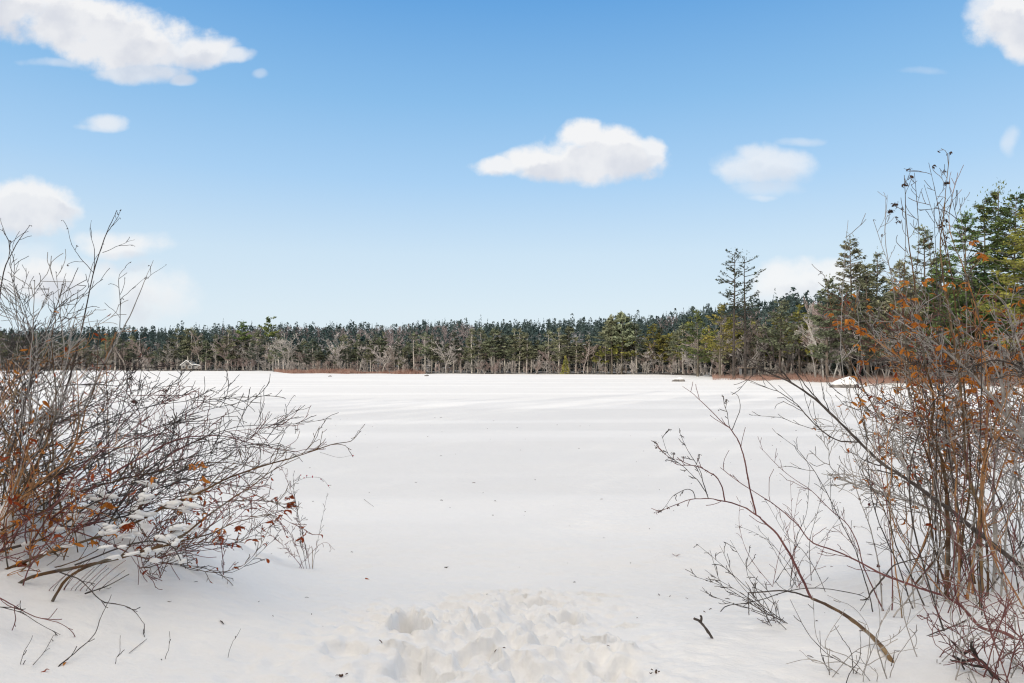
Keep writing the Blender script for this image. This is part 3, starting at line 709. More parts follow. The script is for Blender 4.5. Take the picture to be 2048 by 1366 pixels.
class Shrub:
    DM = 1.0; TW = 1.6
    """a shrub with its own stems (each a part with its twigs), leaves, berries"""
    def __init__(s, name, label, cat, seed, base=None, group=None):
        s.root = empty(name, base if base is not None else (0, 0, 0)); tag(s.root, label, cat, group)
        s.o = np.array(base if base is not None else (0, 0, 0), float)
        s.r = np.random.default_rng(seed); s.tips = []; s.nodes = []
        s.leaf = {}
    def twigs(s, mb, path, rad, lev, dens, L, rmin, up, wob, ang=(.35, .85), t0=.2, flat=None, mi=0, taper_len=.5, side=None):
        r = s.r; seg = np.linalg.norm(np.diff(path, axis=0), axis=1); tot = seg.sum(); cum = np.concatenate([[0], np.cumsum(seg)])
        n = max(1, int(dens * s.DM * tot * (1 - t0)))
        for c in range(n):
            u = (t0 + (1 - t0) * (c + r.random()) / n); x = u * tot
            i = min(np.searchsorted(cum, x) - 1, len(path) - 2); i = max(i, 0); f = (x - cum[i]) / (seg[i] + 1e-9)
            q = path[i] * (1 - f) + path[i + 1] * f; tang = unit(path[i + 1] - path[i])
            pr = unit(np.cross(tang, r.normal(0, 1, 3)))
            if side is not None: pr = unit(pr + np.array(side))
            a = r.uniform(*ang); d = unit(tang * math.cos(a) + pr * math.sin(a))
            Lc = L * r.uniform(.35, 1.15) * (1 - taper_len * u)
            ns = max(4, min(9, int(Lc / .05)))
            pts = [q]; dd = d
            for k in range(ns):
                dd = unit(dd + r.normal(0, wob, 3) + np.array([0, 0, up])); pts.append(pts[-1] + dd * Lc / ns)
            pts = np.array(pts)
            rc = np.maximum(np.interp(i, [0, len(path) - 1], [rad[0], rad[-1]]) * .5 * np.linspace(1, .4, ns + 1), rmin * s.TW)
            mb.tube(pts, rc, 4 if lev > 1 else 3, mi)
            s.tips.append(pts[-1]); s.nodes.append(pts[len(pts) // 2])
            if lev > 1: s.twigs(mb, pts, rc, lev - 1, dens * 1.5, L * .52, rmin, up, wob, ang, .15, flat, mi, taper_len, None)
    def stem(s, pxs, r0_, r1_, mt, Ys=None, n=None, lev=2, dens=7, L=.5, rmin=.0014, up=.03, wob=.16, name='stem', k=6, t0=.2, jitter=.004, ang=(.35, .85), side=None, pts3=None, sink=None):
        if sink is None: sink = name != 'branch' and (pts3[0] if pts3 is not None else P(*pxs[0], Ys[0]))[2] < float(gh(*(pts3[0] if pts3 is not None else P(*pxs[0], Ys[0]))[:2])) + .22
        if pts3 is None:
            m = len(pxs); Ya, Yb = Ys
            d3 = [P(x, y, Ya + (Yb - Ya) * (i / (m - 1))) for i, (x, y) in enumerate(pxs)]
        else: d3 = pts3
        if sink:
            d0 = unit(np.array(d3[0]) - np.array(d3[1])); d3 = [np.array(d3[0]) + d0 * .10 - np.array([0, 0, .09])] + list(d3)
        n = n or max(10, 4 * len(d3)); path = spline(d3, n); s.nodes += list(path[::2])
        w = s.r.normal(0, 1, (n, 3)); w = (w + np.roll(w, 1, 0) + np.roll(w, -1, 0)) / 3; w[0] = 0
        path = path + w * jitter
        rad = np.linspace(r0_, r1_, n) * (1 + .08 * s.r.normal(0, 1, n))
        mb = MB(); mb.tube(path, rad, k, 0, cap=True)
        if lev > 0: s.twigs(mb, path, rad, lev, dens, L, rmin, up, wob, ang, t0, side=side)
        s.tips.append(path[-1])
        obj(name, mb, mt, s.root, origin=s.o)
        return path
    def leaves(s, n, size, mt, pool=None, name='leaves', hang=.6, near=None):
        r = s.r; P_ = np.array(pool if pool is not None else s.tips)
        if len(P_) == 0: return
        if pool is not None and (s.tips or s.nodes):
            Q = np.array(s.tips + s.nodes); P_ = np.array([Q[np.argmin(((Q - c) ** 2).sum(1))] for c in P_])
        mb = MB()
        for c in P_[r.integers(0, len(P_), n)]:
            leaf(mb, c + r.normal(0, .004, 3), size * r.uniform(.6, 1.25), r, hang)
        obj(name, mb, mt, s.root, origin=s.o)
    def snow_clumps(s, n, box):
        mb = MB(); Q = np.array(s.nodes + s.tips); r = s.r
        pq = np.stack([1024 + Q[:, 0] / Q[:, 1] * F, HOR - (Q[:, 2] - CZ) / Q[:, 1] * F], -1)
        Q = Q[(pq[:, 0] > box[0]) & (pq[:, 0] < box[1]) & (pq[:, 1] > box[2]) & (pq[:, 1] < box[3])]
        if len(Q) == 0: return
        for c in Q[r.integers(0, len(Q), n)]:
            k0 = mb.n; ball(mb, np.zeros(3), 1.0, 9); v = mb.v[-1]
            v *= (1 + .35 * vnoise(v[:, 0] * 2 + c[0] * 9, v[:, 1] * 2 + v[:, 2] * 2, 5))[:, None] * np.array([r.uniform(.018, .06), r.uniform(.012, .03), r.uniform(.007, .016)])
            a = r.uniform(-.5, .5); x = v[:, 0].copy(); v[:, 2] += x * a * .6; v += c + np.array([0, 0, .004])
        obj('snow_clumps', mb, M['snow'], s.root, origin=s.o)
    def berries(s, pts, size, mt, name='berries', ns=6):
        Q = np.array(s.tips + s.nodes)
        for c in pts:
            mb = MB(); c = Q[np.argmin(((Q - c) ** 2).sum(1))] + s.r.normal(0, .004, 3); ball(mb, c, size * s.r.uniform(.8, 1.2), ns); obj(name, mb, mt, s.root, origin=s.o)
def leaf(mb, c, s, r, hang=.6):
    a = r.uniform(0, 6.28); d = unit(np.array([math.cos(a), math.sin(a), -hang * r.uniform(.3, 2)])); w = unit(np.cross(d, r.normal(0, 1, 3))); nn = np.cross(d, w)
    curl = r.uniform(.2, .9) * s * .35; wd = s * r.uniform(.22, .42)
    rows = []
    for t, ww in ((0, .12), (.25, .8), (.5, 1.0), (.75, .7), (1.0, .06)):
        m_ = c + d * s * t + nn * curl * math.sin(t * 3.0) * (1 if r.random() < 2 else 0)
        e = nn * curl * .8 * ww
        rows.append([m_ + w * wd * ww * .5 + e, m_, m_ - w * wd * ww * .5 + e * r.uniform(.2, 1.2)])
    v = np.array(rows).reshape(-1, 3); f = []
    for i in range(4):
        for j in range(2): f.append([i * 3 + j, i * 3 + j + 1, i * 3 + j + 4, i * 3 + j + 3])
    mb.add(v, f)
def ball(mb, c, s, n=6):
    th = np.linspace(0, math.pi, n); ph = np.linspace(0, 2 * math.pi, n + 2, endpoint=False); T, Ph = np.meshgrid(th, ph, indexing='ij')
    V = np.stack([np.sin(T) * np.cos(Ph), np.sin(T) * np.sin(Ph), np.cos(T) * 1.15], -1) * s + c
    a_, b_ = T.shape; ii = np.arange(a_ - 1)[:, None] * b_; jj = np.arange(b_)[None, :]; j2 = (jj + 1) % b_
    mb.add(V.reshape(-1, 3), np.stack([ii + jj, ii + b_ + jj, ii + b_ + j2, ii + j2], -1).reshape(-1, 4))
def base_at(px, py):
    Y = hit(px, py); return Y, P(px, py, Y)
def rt(n, x0, x1, y0, y1, seed):
    q = random.Random(seed); return [(q.uniform(x0, x1), q.uniform(y0, y1)) for _ in range(n)]
def fan(s, bpx, bpy, tips, r0_, r1_, mt, lev=2, dens=6, L=.5, bend=.12, dY=.6, spread=18, **kw):
    """stems rising from about one base to each tip pixel, each at its own depth"""
    for (tx, ty) in tips:
        bx = bpx + s.r.normal(0, spread); by = bpy + s.r.normal(0, spread * .35)
        Y0 = hit(bx, by); Y1 = Y0 + s.r.uniform(-dY, dY)
        b = P(bx, by, Y0) - np.array([0, 0, .04]); t = P(tx, ty, Y1)
        v = t - b; Ln = np.linalg.norm(v); pr = unit(np.cross(v, [0, 1.0, 0])) * Ln * bend * s.r.uniform(-1, 1)
        mid = [b + v * .33 + pr * .8 + np.array([0, 0, Ln * .03]), b + v * .66 + pr]
        pts3 = [b, mid[0] + s.r.normal(0, .02, 3), mid[1] + s.r.normal(0, .02, 3), t]
        m_ = mt[s.r.integers(len(mt))] if isinstance(mt, list) else mt
        q = s.r.uniform(.7, 1.2)
        s.stem(None, r0_ * q, r1_, m_, pts3=pts3, lev=lev, dens=dens, L=L * min(1.3, .5 + Ln * .4), **kw)

# ---- left side
Shrub.DM = 1.3
Yb, b = base_at(120, 1000)
s = Shrub('tall_shrub', 'tall dark bare shrub with forked tips reaching the sky, far left', 'shrub', 1001, b)
s.stem([(45, 1000), (95, 880), (135, 770), (160, 670), (187, 545), (212, 470), (232, 425)], .011, .002, M['bark_dark'], (Yb, Yb + .3), lev=0, L=.3)
s.stem([(187, 545), (165, 520), (143, 490), (135, 455)], .0035, .0015, M['bark_dark'], (Yb + .25, Yb + .3), lev=1, dens=6, L=.2, name='branch')
s.stem([(187, 545), (190, 500), (180, 470), (183, 440)], .003, .0013, M['bark_dark'], (Yb + .25, Yb + .2), lev=1, dens=6, L=.2, name='branch')
s.stem([(212, 470), (232, 440), (242, 418)], .003, .0013, M['bark_dark'], (Yb + .28, Yb + .4), lev=1, dens=10, L=.18, name='branch')
s.stem([(205, 505), (240, 490), (270, 478)], .0025, .0012, M['bark_dark'], (Yb + .28, Yb + .4), lev=1, dens=8, L=.15, name='branch')
s.stem([(110, 960), (150, 860), (200, 745), (245, 660), (270, 610), (290, 560), (308, 520)], .009, .0016, M['bark_grey'], (Yb, Yb + .5), lev=0)
s.stem([(290, 560), (310, 545), (333, 530)], .002, .001, M['bark_dark'], (Yb + .45, Yb + .5), lev=1, dens=8, L=.12, name='branch')
s.stem([(240, 665), (240, 600), (238, 555), (252, 535)], .0035, .0014, M['bark_dark'], (Yb + .3, Yb + .35), lev=1, dens=10, L=.2, name='branch')
s.stem([(240, 600), (262, 580), (290, 555)], .0025, .0012, M['bark_dark'], (Yb + .3, Yb + .35), lev=1, dens=7, L=.15, name='branch')
s.stem([(-30, 1000), (-20, 800), (-5, 640), (8, 545), (30, 495), (60, 450)], .010, .0018, M['bark_dark'], (Yb, Yb + .2), lev=1, dens=5, L=.3)
s.leaves(46, .022, M['leaf_dark'], name='seed_pods')

Yb, b = base_at(60, 985)
s = Shrub('bare_shrub', 'dense dark twiggy shrub against the sky above the left treeline', 'shrub', 1002, b)
fan(s, 40, 1005, rt(9, -60, 210, 560, 740, 11) + [(20, 545), (70, 560), (110, 540), (130, 600), (-20, 520), (60, 600), (180, 570), (20, 480), (95, 590), (150, 640)], .0065, .0018, [M['bark_dark'], M['bark_black'], M['bark_grey']], dens=8, L=.36, spread=80, t0=.35, jitter=.012)
s.leaves(60, .018, M['leaf_dark'], name='seed_pods')

Yb, b = base_at(90, 995)
s = Shrub('brown_stemmed_shrub', 'thicket of orange brown stems rising from snow at the left edge', 'shrub', 1003, b)
fan(s, 20, 1005, rt(16, -60, 260, 660, 900, 12) + [(60, 690), (130, 700), (180, 690), (100, 740), (20, 720), (-20, 700), (200, 660), (235, 665), (155, 740), (50, 800), (-60, 740), (110, 810)], .010, .0024, [M['bark_brown'], M['bark_orange'], M['bark_orange'], M['bark_tan']], dens=7, L=.36, spread=110, t0=.2, jitter=.014, bend=.2)
s.leaves(90, .05, M['leaf_rust']); s.leaves(160, .05, M['leaf_brown'], name='brown_leaves')

Yb, b = base_at(200, 1010)
s = Shrub('bare_shrub', 'wide leaning shrub of thin grey stems in front of the cabin', 'shrub', 1004, b)
fan(s, 60, 1020, rt(14, 180, 430, 740, 930, 13) + [(290, 690), (330, 740), (370, 745), (250, 760), (300, 790), (340, 800), (230, 690), (200, 720), (275, 720), (390, 790), (240, 830), (355, 850)], .0065, .0018, [M['bark_dark'], M['bark_black'], M['bark_red'], M['bark_dark']], dens=8, L=.36, spread=110, t0=.25, bend=.25, jitter=.012)
s.leaves(26, .04, M['leaf_dark'], pool=[P(x, y, Yb + .3) for x, y in ((295, 765), (300, 775), (320, 785), (290, 785), (310, 770), (325, 790))])
s.leaves(3, .035, M['leaf_rust'], pool=[P(255, 677, Yb + .4), P(355, 692, Yb + .4), P(250, 680, Yb + .4)], name='red_leaves')

Yb, b = base_at(230, 1040)
s = Shrub('bare_shrub', 'fan of fine dark twigs spreading over the lake, left of centre', 'shrub', 1005, b)
fan(s, 150, 1030, rt(8, 330, 580, 840, 980, 14) + [(420, 780), (470, 760), (500, 800), (540, 790), (560, 830), (590, 810), (440, 860), (520, 860), (610, 850), (640, 840), (380, 830), (480, 900), (570, 900)], .008, .0016, [M['bark_dark'], M['bark_black'], M['bark_dark'], M['bark_red']], dens=8, L=.34, spread=110, t0=.3, bend=.25, jitter=.012)
s.leaves(24, .02, M['leaf_dark'], name='seed_pods')

Yb, b = base_at(60, 1090)
s = Shrub('arching_shrub', 'low shrub whose long thick brown branches arch right over the snow', 'shrub', 1006, b)
kw = dict(lev=3, dens=6, L=.42, up=.05, rmin=.0013, t0=.3, side=(0.2, 0, .5))
Y1 = hit(60, 1125)
s.stem([(-60, 1175), (55, 1120), (151, 1088), (247, 1056), (321, 1019), (403, 983), (458, 955), (536, 928), (596, 912), (655, 891), (700, 882), (722, 862)], .013, .0018, M['bark_brown'], (Y1 - .2, Y1 + .5), **kw)
s.stem([(50, 1160), (151, 1134), (220, 1122), (293, 1100), (357, 1079), (412, 1033), (463, 996), (508, 969), (550, 937), (600, 915)], .012, .002, M['bark_brown'], (Y1 - .35, Y1 + .3), **kw)
s.stem([(-40, 1080), (69, 1033), (151, 987), (238, 960), (330, 940), (440, 925), (520, 935)], .012, .002, M['bark_brown'], (Y1, Y1 + .7), **kw)
s.stem([(100, 1040), (206, 960), (275, 919), (344, 882), (389, 873), (449, 873), (527, 893), (600, 905)], .009, .0018, M['bark_red'], (Y1 + .2, Y1 + .8), **kw)
s.stem([(140, 1155), (206, 1122), (284, 1104), (350, 1085), (420, 1070), (470, 1045), (540, 1030)], .010, .002, M['bark_brown'], (Y1 - .5, Y1 - .1), **kw)
s.stem([(-60, 1120), (30, 1095), (100, 1070), (180, 1010), (260, 985), (350, 960), (430, 965), (520, 980)], .011, .002, M['bark_dark'], (Y1 - .1, Y1 + .3), **kw)
s.stem([(-80, 1060), (20, 1010), (120, 945), (230, 900), (330, 850), (420, 840), (480, 820)], .010, .002, M['bark_dark'], (Y1 + .1, Y1 + .9), **kw)
s.stem([(150, 1130), (260, 1090), (330, 1085), (360, 1115), (372, 1138)], .006, .002, M['bark_dark'], (Y1 - .4, Y1 - .3), lev=1, dens=4, L=.15, name='branch')
s.snow_clumps(110, (-20, 400, 965, 1125))
CL = [(385, 1000), (430, 1040), (245, 1048), (235, 1050), (180, 1075), (175, 1085), (20, 1140), (15, 1130), (40, 1095), (140, 1120), (85, 1050), (365, 870), (340, 885)]
s.leaves(70, .065, M['leaf_brown'], pool=[P(x + random.uniform(-8, 8), y + random.uniform(-8, 8), Y1 + random.uniform(-.3, .4)) for x, y in CL for _ in range(3)])
s.leaves(40, .06, M['leaf_rust'], name='rusty_leaves', pool=[P(x, y, Y1 - .2) for x, y in ((240, 1045), (250, 1050), (15, 1138), (5, 1142), (25, 1145))])

Yb, b = base_at(20, 1120)
s = Shrub('brown_stemmed_shrub', 'tangled low orange brown twigs full of dead leaves, lower left edge', 'shrub', 1015, b)
fan(s, -10, 1110, rt(30, -60, 300, 860, 1060, 18), .0055, .0016, [M['bark_orange'], M['bark_brown'], M['bark_brown'], M['bark_red']], lev=2, dens=7, L=.28, spread=80, dY=.4, bend=.3, jitter=.012)
s.leaves(110, .055, M['leaf_brown']); s.leaves(80, .055, M['leaf_rust'], name='rusty_leaves')
Yb, b = base_at(300, 1110)
s = Shrub('reddish_shrub', 'low reddish tangle of twigs beneath the arching branches, beside the rose', 'shrub', 1014, b)
fan(s, 290, 1105, rt(26, 300, 620, 950, 1085, 16), .004, .0015, [M['bark_red'], M['bark_dark'], M['bark_brown']], lev=2, dens=8, L=.26, spread=80, dY=.4, bend=.3, jitter=.01)
s.leaves(150, .05, M['leaf_rust']); s.leaves(60, .02, M['leaf_dark'], name='seed_pods')
Yb, b = base_at(622, 1138)
s = Shrub('rose_shrub', 'small thorny rose with red hips and rusty leaves, left of the footprints', 'rose shrub', 1007, b)
kw = dict(lev=2, dens=20, L=.15, rmin=.0012, wob=.28)
s.stem([(626, 1146), (625, 1120), (624, 1094)], .0035, .003, M['bark_tan'], (Yb, Yb), lev=0)
s.stem([(620, 1140), (608, 1080), (595, 1020), (575, 965), (560, 930)], .0035, .0012, M['bark_red'], (Yb, Yb + .2), **kw)
s.stem([(612, 1135), (600, 1060), (590, 1000), (586, 950)], .003, .0012, M['bark_dark'], (Yb, Yb + .1), **kw)
s.stem([(628, 1120), (640, 1060), (650, 1010), (655, 985)], .0022, .001, M['bark_dark'], (Yb, Yb), lev=1, dens=10, L=.1)
s.stem([(596, 1140), (622, 1105), (650, 1085), (670, 1100)], .0028, .001, M['bark_red'], (Yb, Yb), lev=1, dens=8, L=.1)
s.stem([(600, 1130), (560, 1085), (510, 1050), (450, 1030)], .0033, .0012, M['bark_red'], (Yb, Yb + .1), **kw)
s.stem([(605, 1130), (575, 1060), (520, 1020), (470, 1010)], .003, .0012, M['bark_red'], (Yb, Yb + .2), **kw)
s.stem([(560, 1000), (600, 960), (640, 955), (660, 975)], .002, .001, M['bark_dark'], (Yb + .1, Yb + .1), lev=1, dens=8, L=.1, name='branch')
s.stem([(640, 905), (680, 915), (706, 910)], .0016, .001, M['bark_dark'], (Yb + .1, Yb + .1), lev=0, name='branch')
s.stem([(512, 1128), (512, 1090), (508, 1050), (500, 1020)], .002, .001, M['bark_dark'], (Yb - .2, Yb), lev=1, dens=14, L=.07)
s.berries([P(x, y, Yb + .1) for x, y in ((704, 908), (712, 911), (606, 938), (608, 957), (622, 954), (628, 950), (640, 960), (646, 976), (612, 928))], .006, M['berry'], 'rose_hip')
s.leaves(90, .06, M['leaf_rust'], pool=[P(x, y, Yb) for x, y in ((562, 995), (566, 1005), (572, 1012), (565, 1020), (558, 1030), (572, 1022), (478, 1070), (470, 1065), (484, 1075), (601, 1072), (554, 1035))])
s.leaves(30, .016, M['leaf_dark'], name='seed_heads')

Yb, b = base_at(280, 1200)
s = Shrub('drooping_branch', 'thin bare branch drooping onto snow below the arching shrub', 'branch', 1008, b)
s.stem([(118, 1334), (160, 1297), (190, 1268), (205, 1228), (223, 1190)], .0035, .0016, M['bark_dark'], (hit(118, 1334), hit(205, 1250)), lev=1, sink=True, dens=5, L=.16)
s.stem([(110, 1140), (163, 1162), (205, 1203), (262, 1217), (290, 1248)], .004, .0014, M['bark_dark'], (hit(205, 1260) + .1, hit(262, 1260)), lev=2, dens=6, L=.2)
Yb, b = base_at(60, 1260)
s = Shrub('drooping_branch', 'fine forked twig lying low over snow in the lower left corner', 'branch', 1009, b)
s.stem([(-20, 1185), (20, 1208), (60, 1228), (110, 1243), (145, 1258)], .004, .0014, M['bark_red'], (hit(0, 1270), hit(120, 1270)), lev=2, dens=7, L=.18)
s.stem([(-20, 1215), (30, 1220), (65, 1240), (120, 1268)], .003, .0012, M['bark_dark'], (hit(0, 1260), hit(120, 1275)), lev=2, dens=6, L=.2)
for k, (tx, ty, lab) in enumerate([(40, 1300, 'lone thin shoot poking from snow by the lower left edge'), (330, 1290, 'lone thin forked shoot on the open left bank'), (455, 1285, 'faint pale shoot on the bank left of the footprints'), (230, 1300, 'thin slanting shoot right of the drooping branch tip')]):
    Yb, b = base_at(tx, ty + 30); s = Shrub('thin_shoot', lab, 'shoot', 1030 + k, b)
    s.stem([(tx, ty + 30), (tx + 8, ty + 5), (tx + 26 - 16 * (k % 2), ty - 28)], .0018, .001, M['bark_dark'], (Yb, Yb), lev=1, dens=8, L=.08)
# stubble of thin shoots
Yb, b = base_at(150, 1175)
s = Shrub('shoot_cluster', 'row of short slanting dark shoots poking from snow below the thick branch', 'shoots', 1010, b)
for k in range(10):
    x = 100 + k * 10 + s.r.uniform(-7, 7); Yk = hit(x, 1182); q = s.r.uniform(.6, 1.25); e = s.r.uniform(-10, 8); s.stem([(x, 1184), (x + 28 * q + e, 1184 - 33 * q), (x + 58 * q + e * 2, 1184 - 60 * q)], .0026, .0016, M['bark_dark'] if k % 2 else M['bark_red'], (Yk, Yk), lev=0, n=6)

def groundstick(name, label, cat, pix, rad, mt, lift=.01, seed=1, lev=0, L=.1):
    c = pix[len(pix) // 2]; Y, b = base_at(*c); s = Shrub(name, label, cat, seed, b)
    mb = MB(); pts = []
    for x, y in pix:
        Yk = hit(x, y); p = P(x, y, Yk); p[2] = float(gh(p[0], p[1])) + lift; pts.append(p)
    path = spline(pts, 10 if len(pix) < 4 else 16); rr = np.linspace(rad, rad * .6, len(path)) * (1 + .1 * s.r.normal(0, 1, len(path)))
    mb.tube(path, rr, 6, 0, cap=True)
    if lev: s.twigs(mb, path, rr, lev, 6, L, .001, .03, .2)
    me = mb.mesh(name, mt, True, s.o); r_ = s.root; o = bpy.data.objects.new(name, me); COL.objects.link(o); o.location = r_.location
    for kx in ('label', 'category', 'group'):
        if kx in r_: o[kx] = r_[kx]
    bpy.data.objects.remove(r_)
    return o
groundstick('fallen_twig', 'dark straight twig resting on snow below the thick brown branch', 'twig', [(170, 1197), (215, 1182), (258, 1158)], .0045, M['bark_dark'], .03, 21, 1)
groundstick('fallen_twig', 'short slim twig on snow, lower left, right of the crossed twigs', 'twig', [(258, 1309), (275, 1296), (294, 1280)], .0018, M['bark_dark'], .006, 22)
groundstick('fallen_twig', 'thin crossed twig near the lower left edge', 'twig', [(66, 1341), (88, 1312), (107, 1280)], .002, M['bark_dark'], .02, 23, 1)
groundstick('fallen_twig', 'tiny slanting twig on the lake snow above the rose shrub', 'twig', [(728, 999), (737, 1006), (748, 1014)], .0022, M['bark_dark'], .004, 24)

# ---- right side
Shrub.DM = 1.45
Yb = hit(2060, 1200)
s = Shrub('leaning_shrub', 'long dark branch leaning left across the lake from the right edge', 'shrub', 1101, P(2080, 1190, Yb))
kw = dict(lev=2, dens=4.5, L=.42, rmin=.0014, up=.02)
main = [(2130, 1200), (2048, 1136), (1980, 1085), (1928, 1042), (1881, 1007), (1821, 964), (1769, 930), (1718, 883), (1671, 836), (1628, 797), (1582, 764), (1540, 747), (1500, 722), (1470, 695)]
s.stem(main, .019, .003, M['bark_dark'], (Yb, Yb + .4), n=60, lev=2, dens=3.5, L=.40, t0=.1, name='trunk', k=8)
s.stem([(1582, 764), (1560, 735), (1543, 718), (1520, 686), (1489, 662), (1470, 650)], .006, .0015, M['bark_dark'], (Yb + .35, Yb + .35), **kw, name='branch')
s.stem([(1550, 725), (1543, 690), (1530, 665), (1515, 640)], .005, .0015, M['bark_dark'], (Yb + .35, Yb + .3), **kw, name='branch')
s.stem([(1545, 720), (1520, 722), (1490, 712), (1460, 690)], .005, .0015, M['bark_dark'], (Yb + .35, Yb + .5), **kw, name='branch')
s.stem([(1575, 758), (1545, 740), (1515, 748), (1490, 752)], .004, .0015, M['bark_dark'], (Yb + .35, Yb + .3), **kw, name='branch')
s.stem([(1718, 884), (1680, 882), (1645, 862), (1615, 832), (1590, 805), (1560, 785), (1530, 775), (1500, 765)], .007, .0015, M['bark_dark'], (Yb + .3, Yb + .5), **kw, name='branch')
s.stem([(1650, 815), (1610, 770), (1590, 740), (1575, 700)], .005, .0014, M['bark_dark'], (Yb + .35, Yb + .2), **kw, name='branch')
s.stem([(1640, 860), (1600, 850), (1560, 835), (1500, 830)], .003, .0012, M['bark_dark'], (Yb + .45, Yb + .6), lev=1, dens=8, L=.16, name='branch')
s.stem([(1820, 964), (1800, 900), (1770, 850), (1740, 800)], .005, .0014, M['bark_grey'], (Yb + .2, Yb + .5), **kw, name='branch')

Yb, b = base_at(1785, 1325)
s = Shrub('arching_branch', 'bare tan branch arching left from snow with clustered seed heads', 'branch', 1102, b)
s.stem([(1785, 1328), (1766, 1300), (1740, 1270), (1700, 1237), (1660, 1213), (1622, 1195)], .015, .009, M['bark_tan'], (Yb, Yb + .6), lev=0, n=26, k=8, name='trunk')
s.stem([(1622, 1195), (1605, 1160), (1580, 1110), (1555, 1070), (1530, 1045), (1512, 1030), (1490, 1015), (1450, 1003), (1417, 998), (1380, 1000), (1345, 1012), (1312, 1026)], .0085, .0014, M['bark_red'], (Yb + .6, Yb + .5), lev=1, dens=4, L=.2, n=44, t0=.05, k=6)
s.stem([(1622, 1195), (1590, 1186), (1550, 1182), (1497, 1187)], .006, .004, M['bark_dark'], (Yb + .6, Yb + .75), lev=1, dens=6, L=.25)
s.stem([(1497, 1187), (1497, 1205), (1498, 1230)], .004, .003, M['bark_dark'], (Yb + .75, Yb + .75), lev=0, name='branch')
s.stem([(1512, 1030), (1500, 980), (1490, 920), (1475, 880), (1464, 860), (1440, 840), (1400, 800), (1365, 772)], .0055, .0013, M['bark_red'], (Yb + .55, Yb + .7), lev=1, dens=6, L=.2, t0=.1)
s.stem([(1464, 860), (1478, 825), (1478, 795), (1462, 783)], .0025, .0012, M['bark_dark'], (Yb + .6, Yb + .6), lev=0, name='branch')
s.stem([(1460, 855), (1455, 825), (1448, 800), (1446, 790)], .002, .001, M['bark_dark'], (Yb + .6, Yb + .6), lev=1, dens=30, L=.07, name='branch')
s.stem([(1450, 1003), (1440, 962), (1420, 945), (1395, 932), (1355, 928), (1335, 912), (1308, 890)], .0045, .0013, M['bark_red'], (Yb + .5, Yb + .5), lev=2, dens=11, L=.15, t0=.35)
s.stem([(1417, 998), (1405, 960), (1395, 932), (1375, 900), (1360, 865)], .003, .0011, M['bark_dark'], (Yb + .5, Yb + .6), lev=2, dens=10, L=.13)
s.stem([(1415, 990), (1395, 960), (1370, 935), (1340, 912), (1322, 870)], .003, .0011, M['bark_dark'], (Yb + .5, Yb + .4), lev=2, dens=10, L=.12)
s.stem([(1390, 998), (1382, 978), (1350, 990), (1325, 1020)], .003, .0011, M['bark_dark'], (Yb + .5, Yb + .4), lev=2, dens=9, L=.1)
hp = [(1312, 880), (1322, 860), (1340, 875), (1352, 868), (1362, 880), (1375, 872), (1385, 890), (1400, 885), (1330, 905), (1345, 895), (1320, 895), (1308, 905), (1395, 900), (1445, 795), (1450, 805), (1438, 810), (1458, 812), (1448, 822), (1350, 930), (1330, 945), (1312, 1022), (1322, 1030), (1345, 1035), (1350, 1028), (1425, 930), (1440, 935), (1368, 895)]
s.leaves(170, .014, M['leaf_dark'], name='seed_heads', pool=[P(x + random.gauss(0, 6), y + random.gauss(0, 6), Yb + .5) for x, y in hp for _ in range(4)])

Yb = hit(2048, 1290)
s = Shrub('long_stemmed_shrub', 'long reddish grey stem rising left from the lower right edge', 'shrub', 1103, P(2060, 1300, Yb))
s.stem([(2120, 1330), (2048, 1290), (2010, 1265), (1970, 1258), (1945, 1240), (1925, 1215), (1885, 1190), (1830, 1172), (1780, 1155), (1730, 1130), (1680, 1105), (1625, 1083), (1590, 1045), (1550, 1010), (1480, 965), (1440, 935)], .012, .002, M['bark_red'], (Yb, Yb + 1.1), n=60, lev=2, dens=4.5, L=.3, t0=.2, name='trunk', k=7, up=.06)
s.stem([(1770, 1152), (1790, 1130), (1820, 1120), (1860, 1112), (1890, 1105)], .006, .002, M['bark_dark'], (Yb + .7, Yb + 1), lev=1, dens=5, L=.3, name='branch')
s.stem([(1770, 1150), (1750, 1175), (1735, 1195), (1720, 1200)], .006, .004, M['bark_dark'], (Yb + .7, Yb + .6), lev=1, dens=5, L=.2, name='branch')
s.stem([(1935, 1240), (1880, 1262), (1830, 1280), (1800, 1292)], .005, .0016, M['bark_dark'], (Yb + .3, Yb + .1), lev=1, dens=5, L=.2, name='branch')

Yb, b = base_at(1765, 1222)
s = Shrub('slender_shrub', 'slender reddish shrub with fine twigs and dangling pink seed clusters', 'shrub', 1104, b)
kw = dict(lev=2, dens=6, L=.32, up=.04, rmin=.0012, t0=.3)
s.stem([(1768, 1225), (1735, 1150), (1718, 1100), (1700, 1055), (1660, 1018), (1620, 980), (1570, 945), (1520, 895)], .006, .0014, M['bark_red'], (Yb, Yb + .5), **kw)
s.stem([(1765, 1222), (1760, 1150), (1745, 1070), (1720, 1000), (1700, 930), (1680, 850), (1662, 790)], .006, .0014, M['bark_grey'], (Yb, Yb + .8), **kw)
s.stem([(1785, 1215), (1783, 1120), (1775, 1020), (1760, 930), (1755, 860), (1745, 800)], .005, .0014, M['bark_red'], (Yb, Yb + .6), **kw)
s.stem([(1742, 1200), (1720, 1130), (1700, 1080), (1640, 960), (1600, 905), (1560, 870)], .005, .0014, M['bark_dark'], (Yb, Yb + .4), **kw)
s.stem([(1830, 1220), (1820, 1120), (1830, 1000), (1820, 900), (1800, 830), (1790, 760)], .006, .0014, M['bark_grey'], (Yb, Yb + .6), **kw)
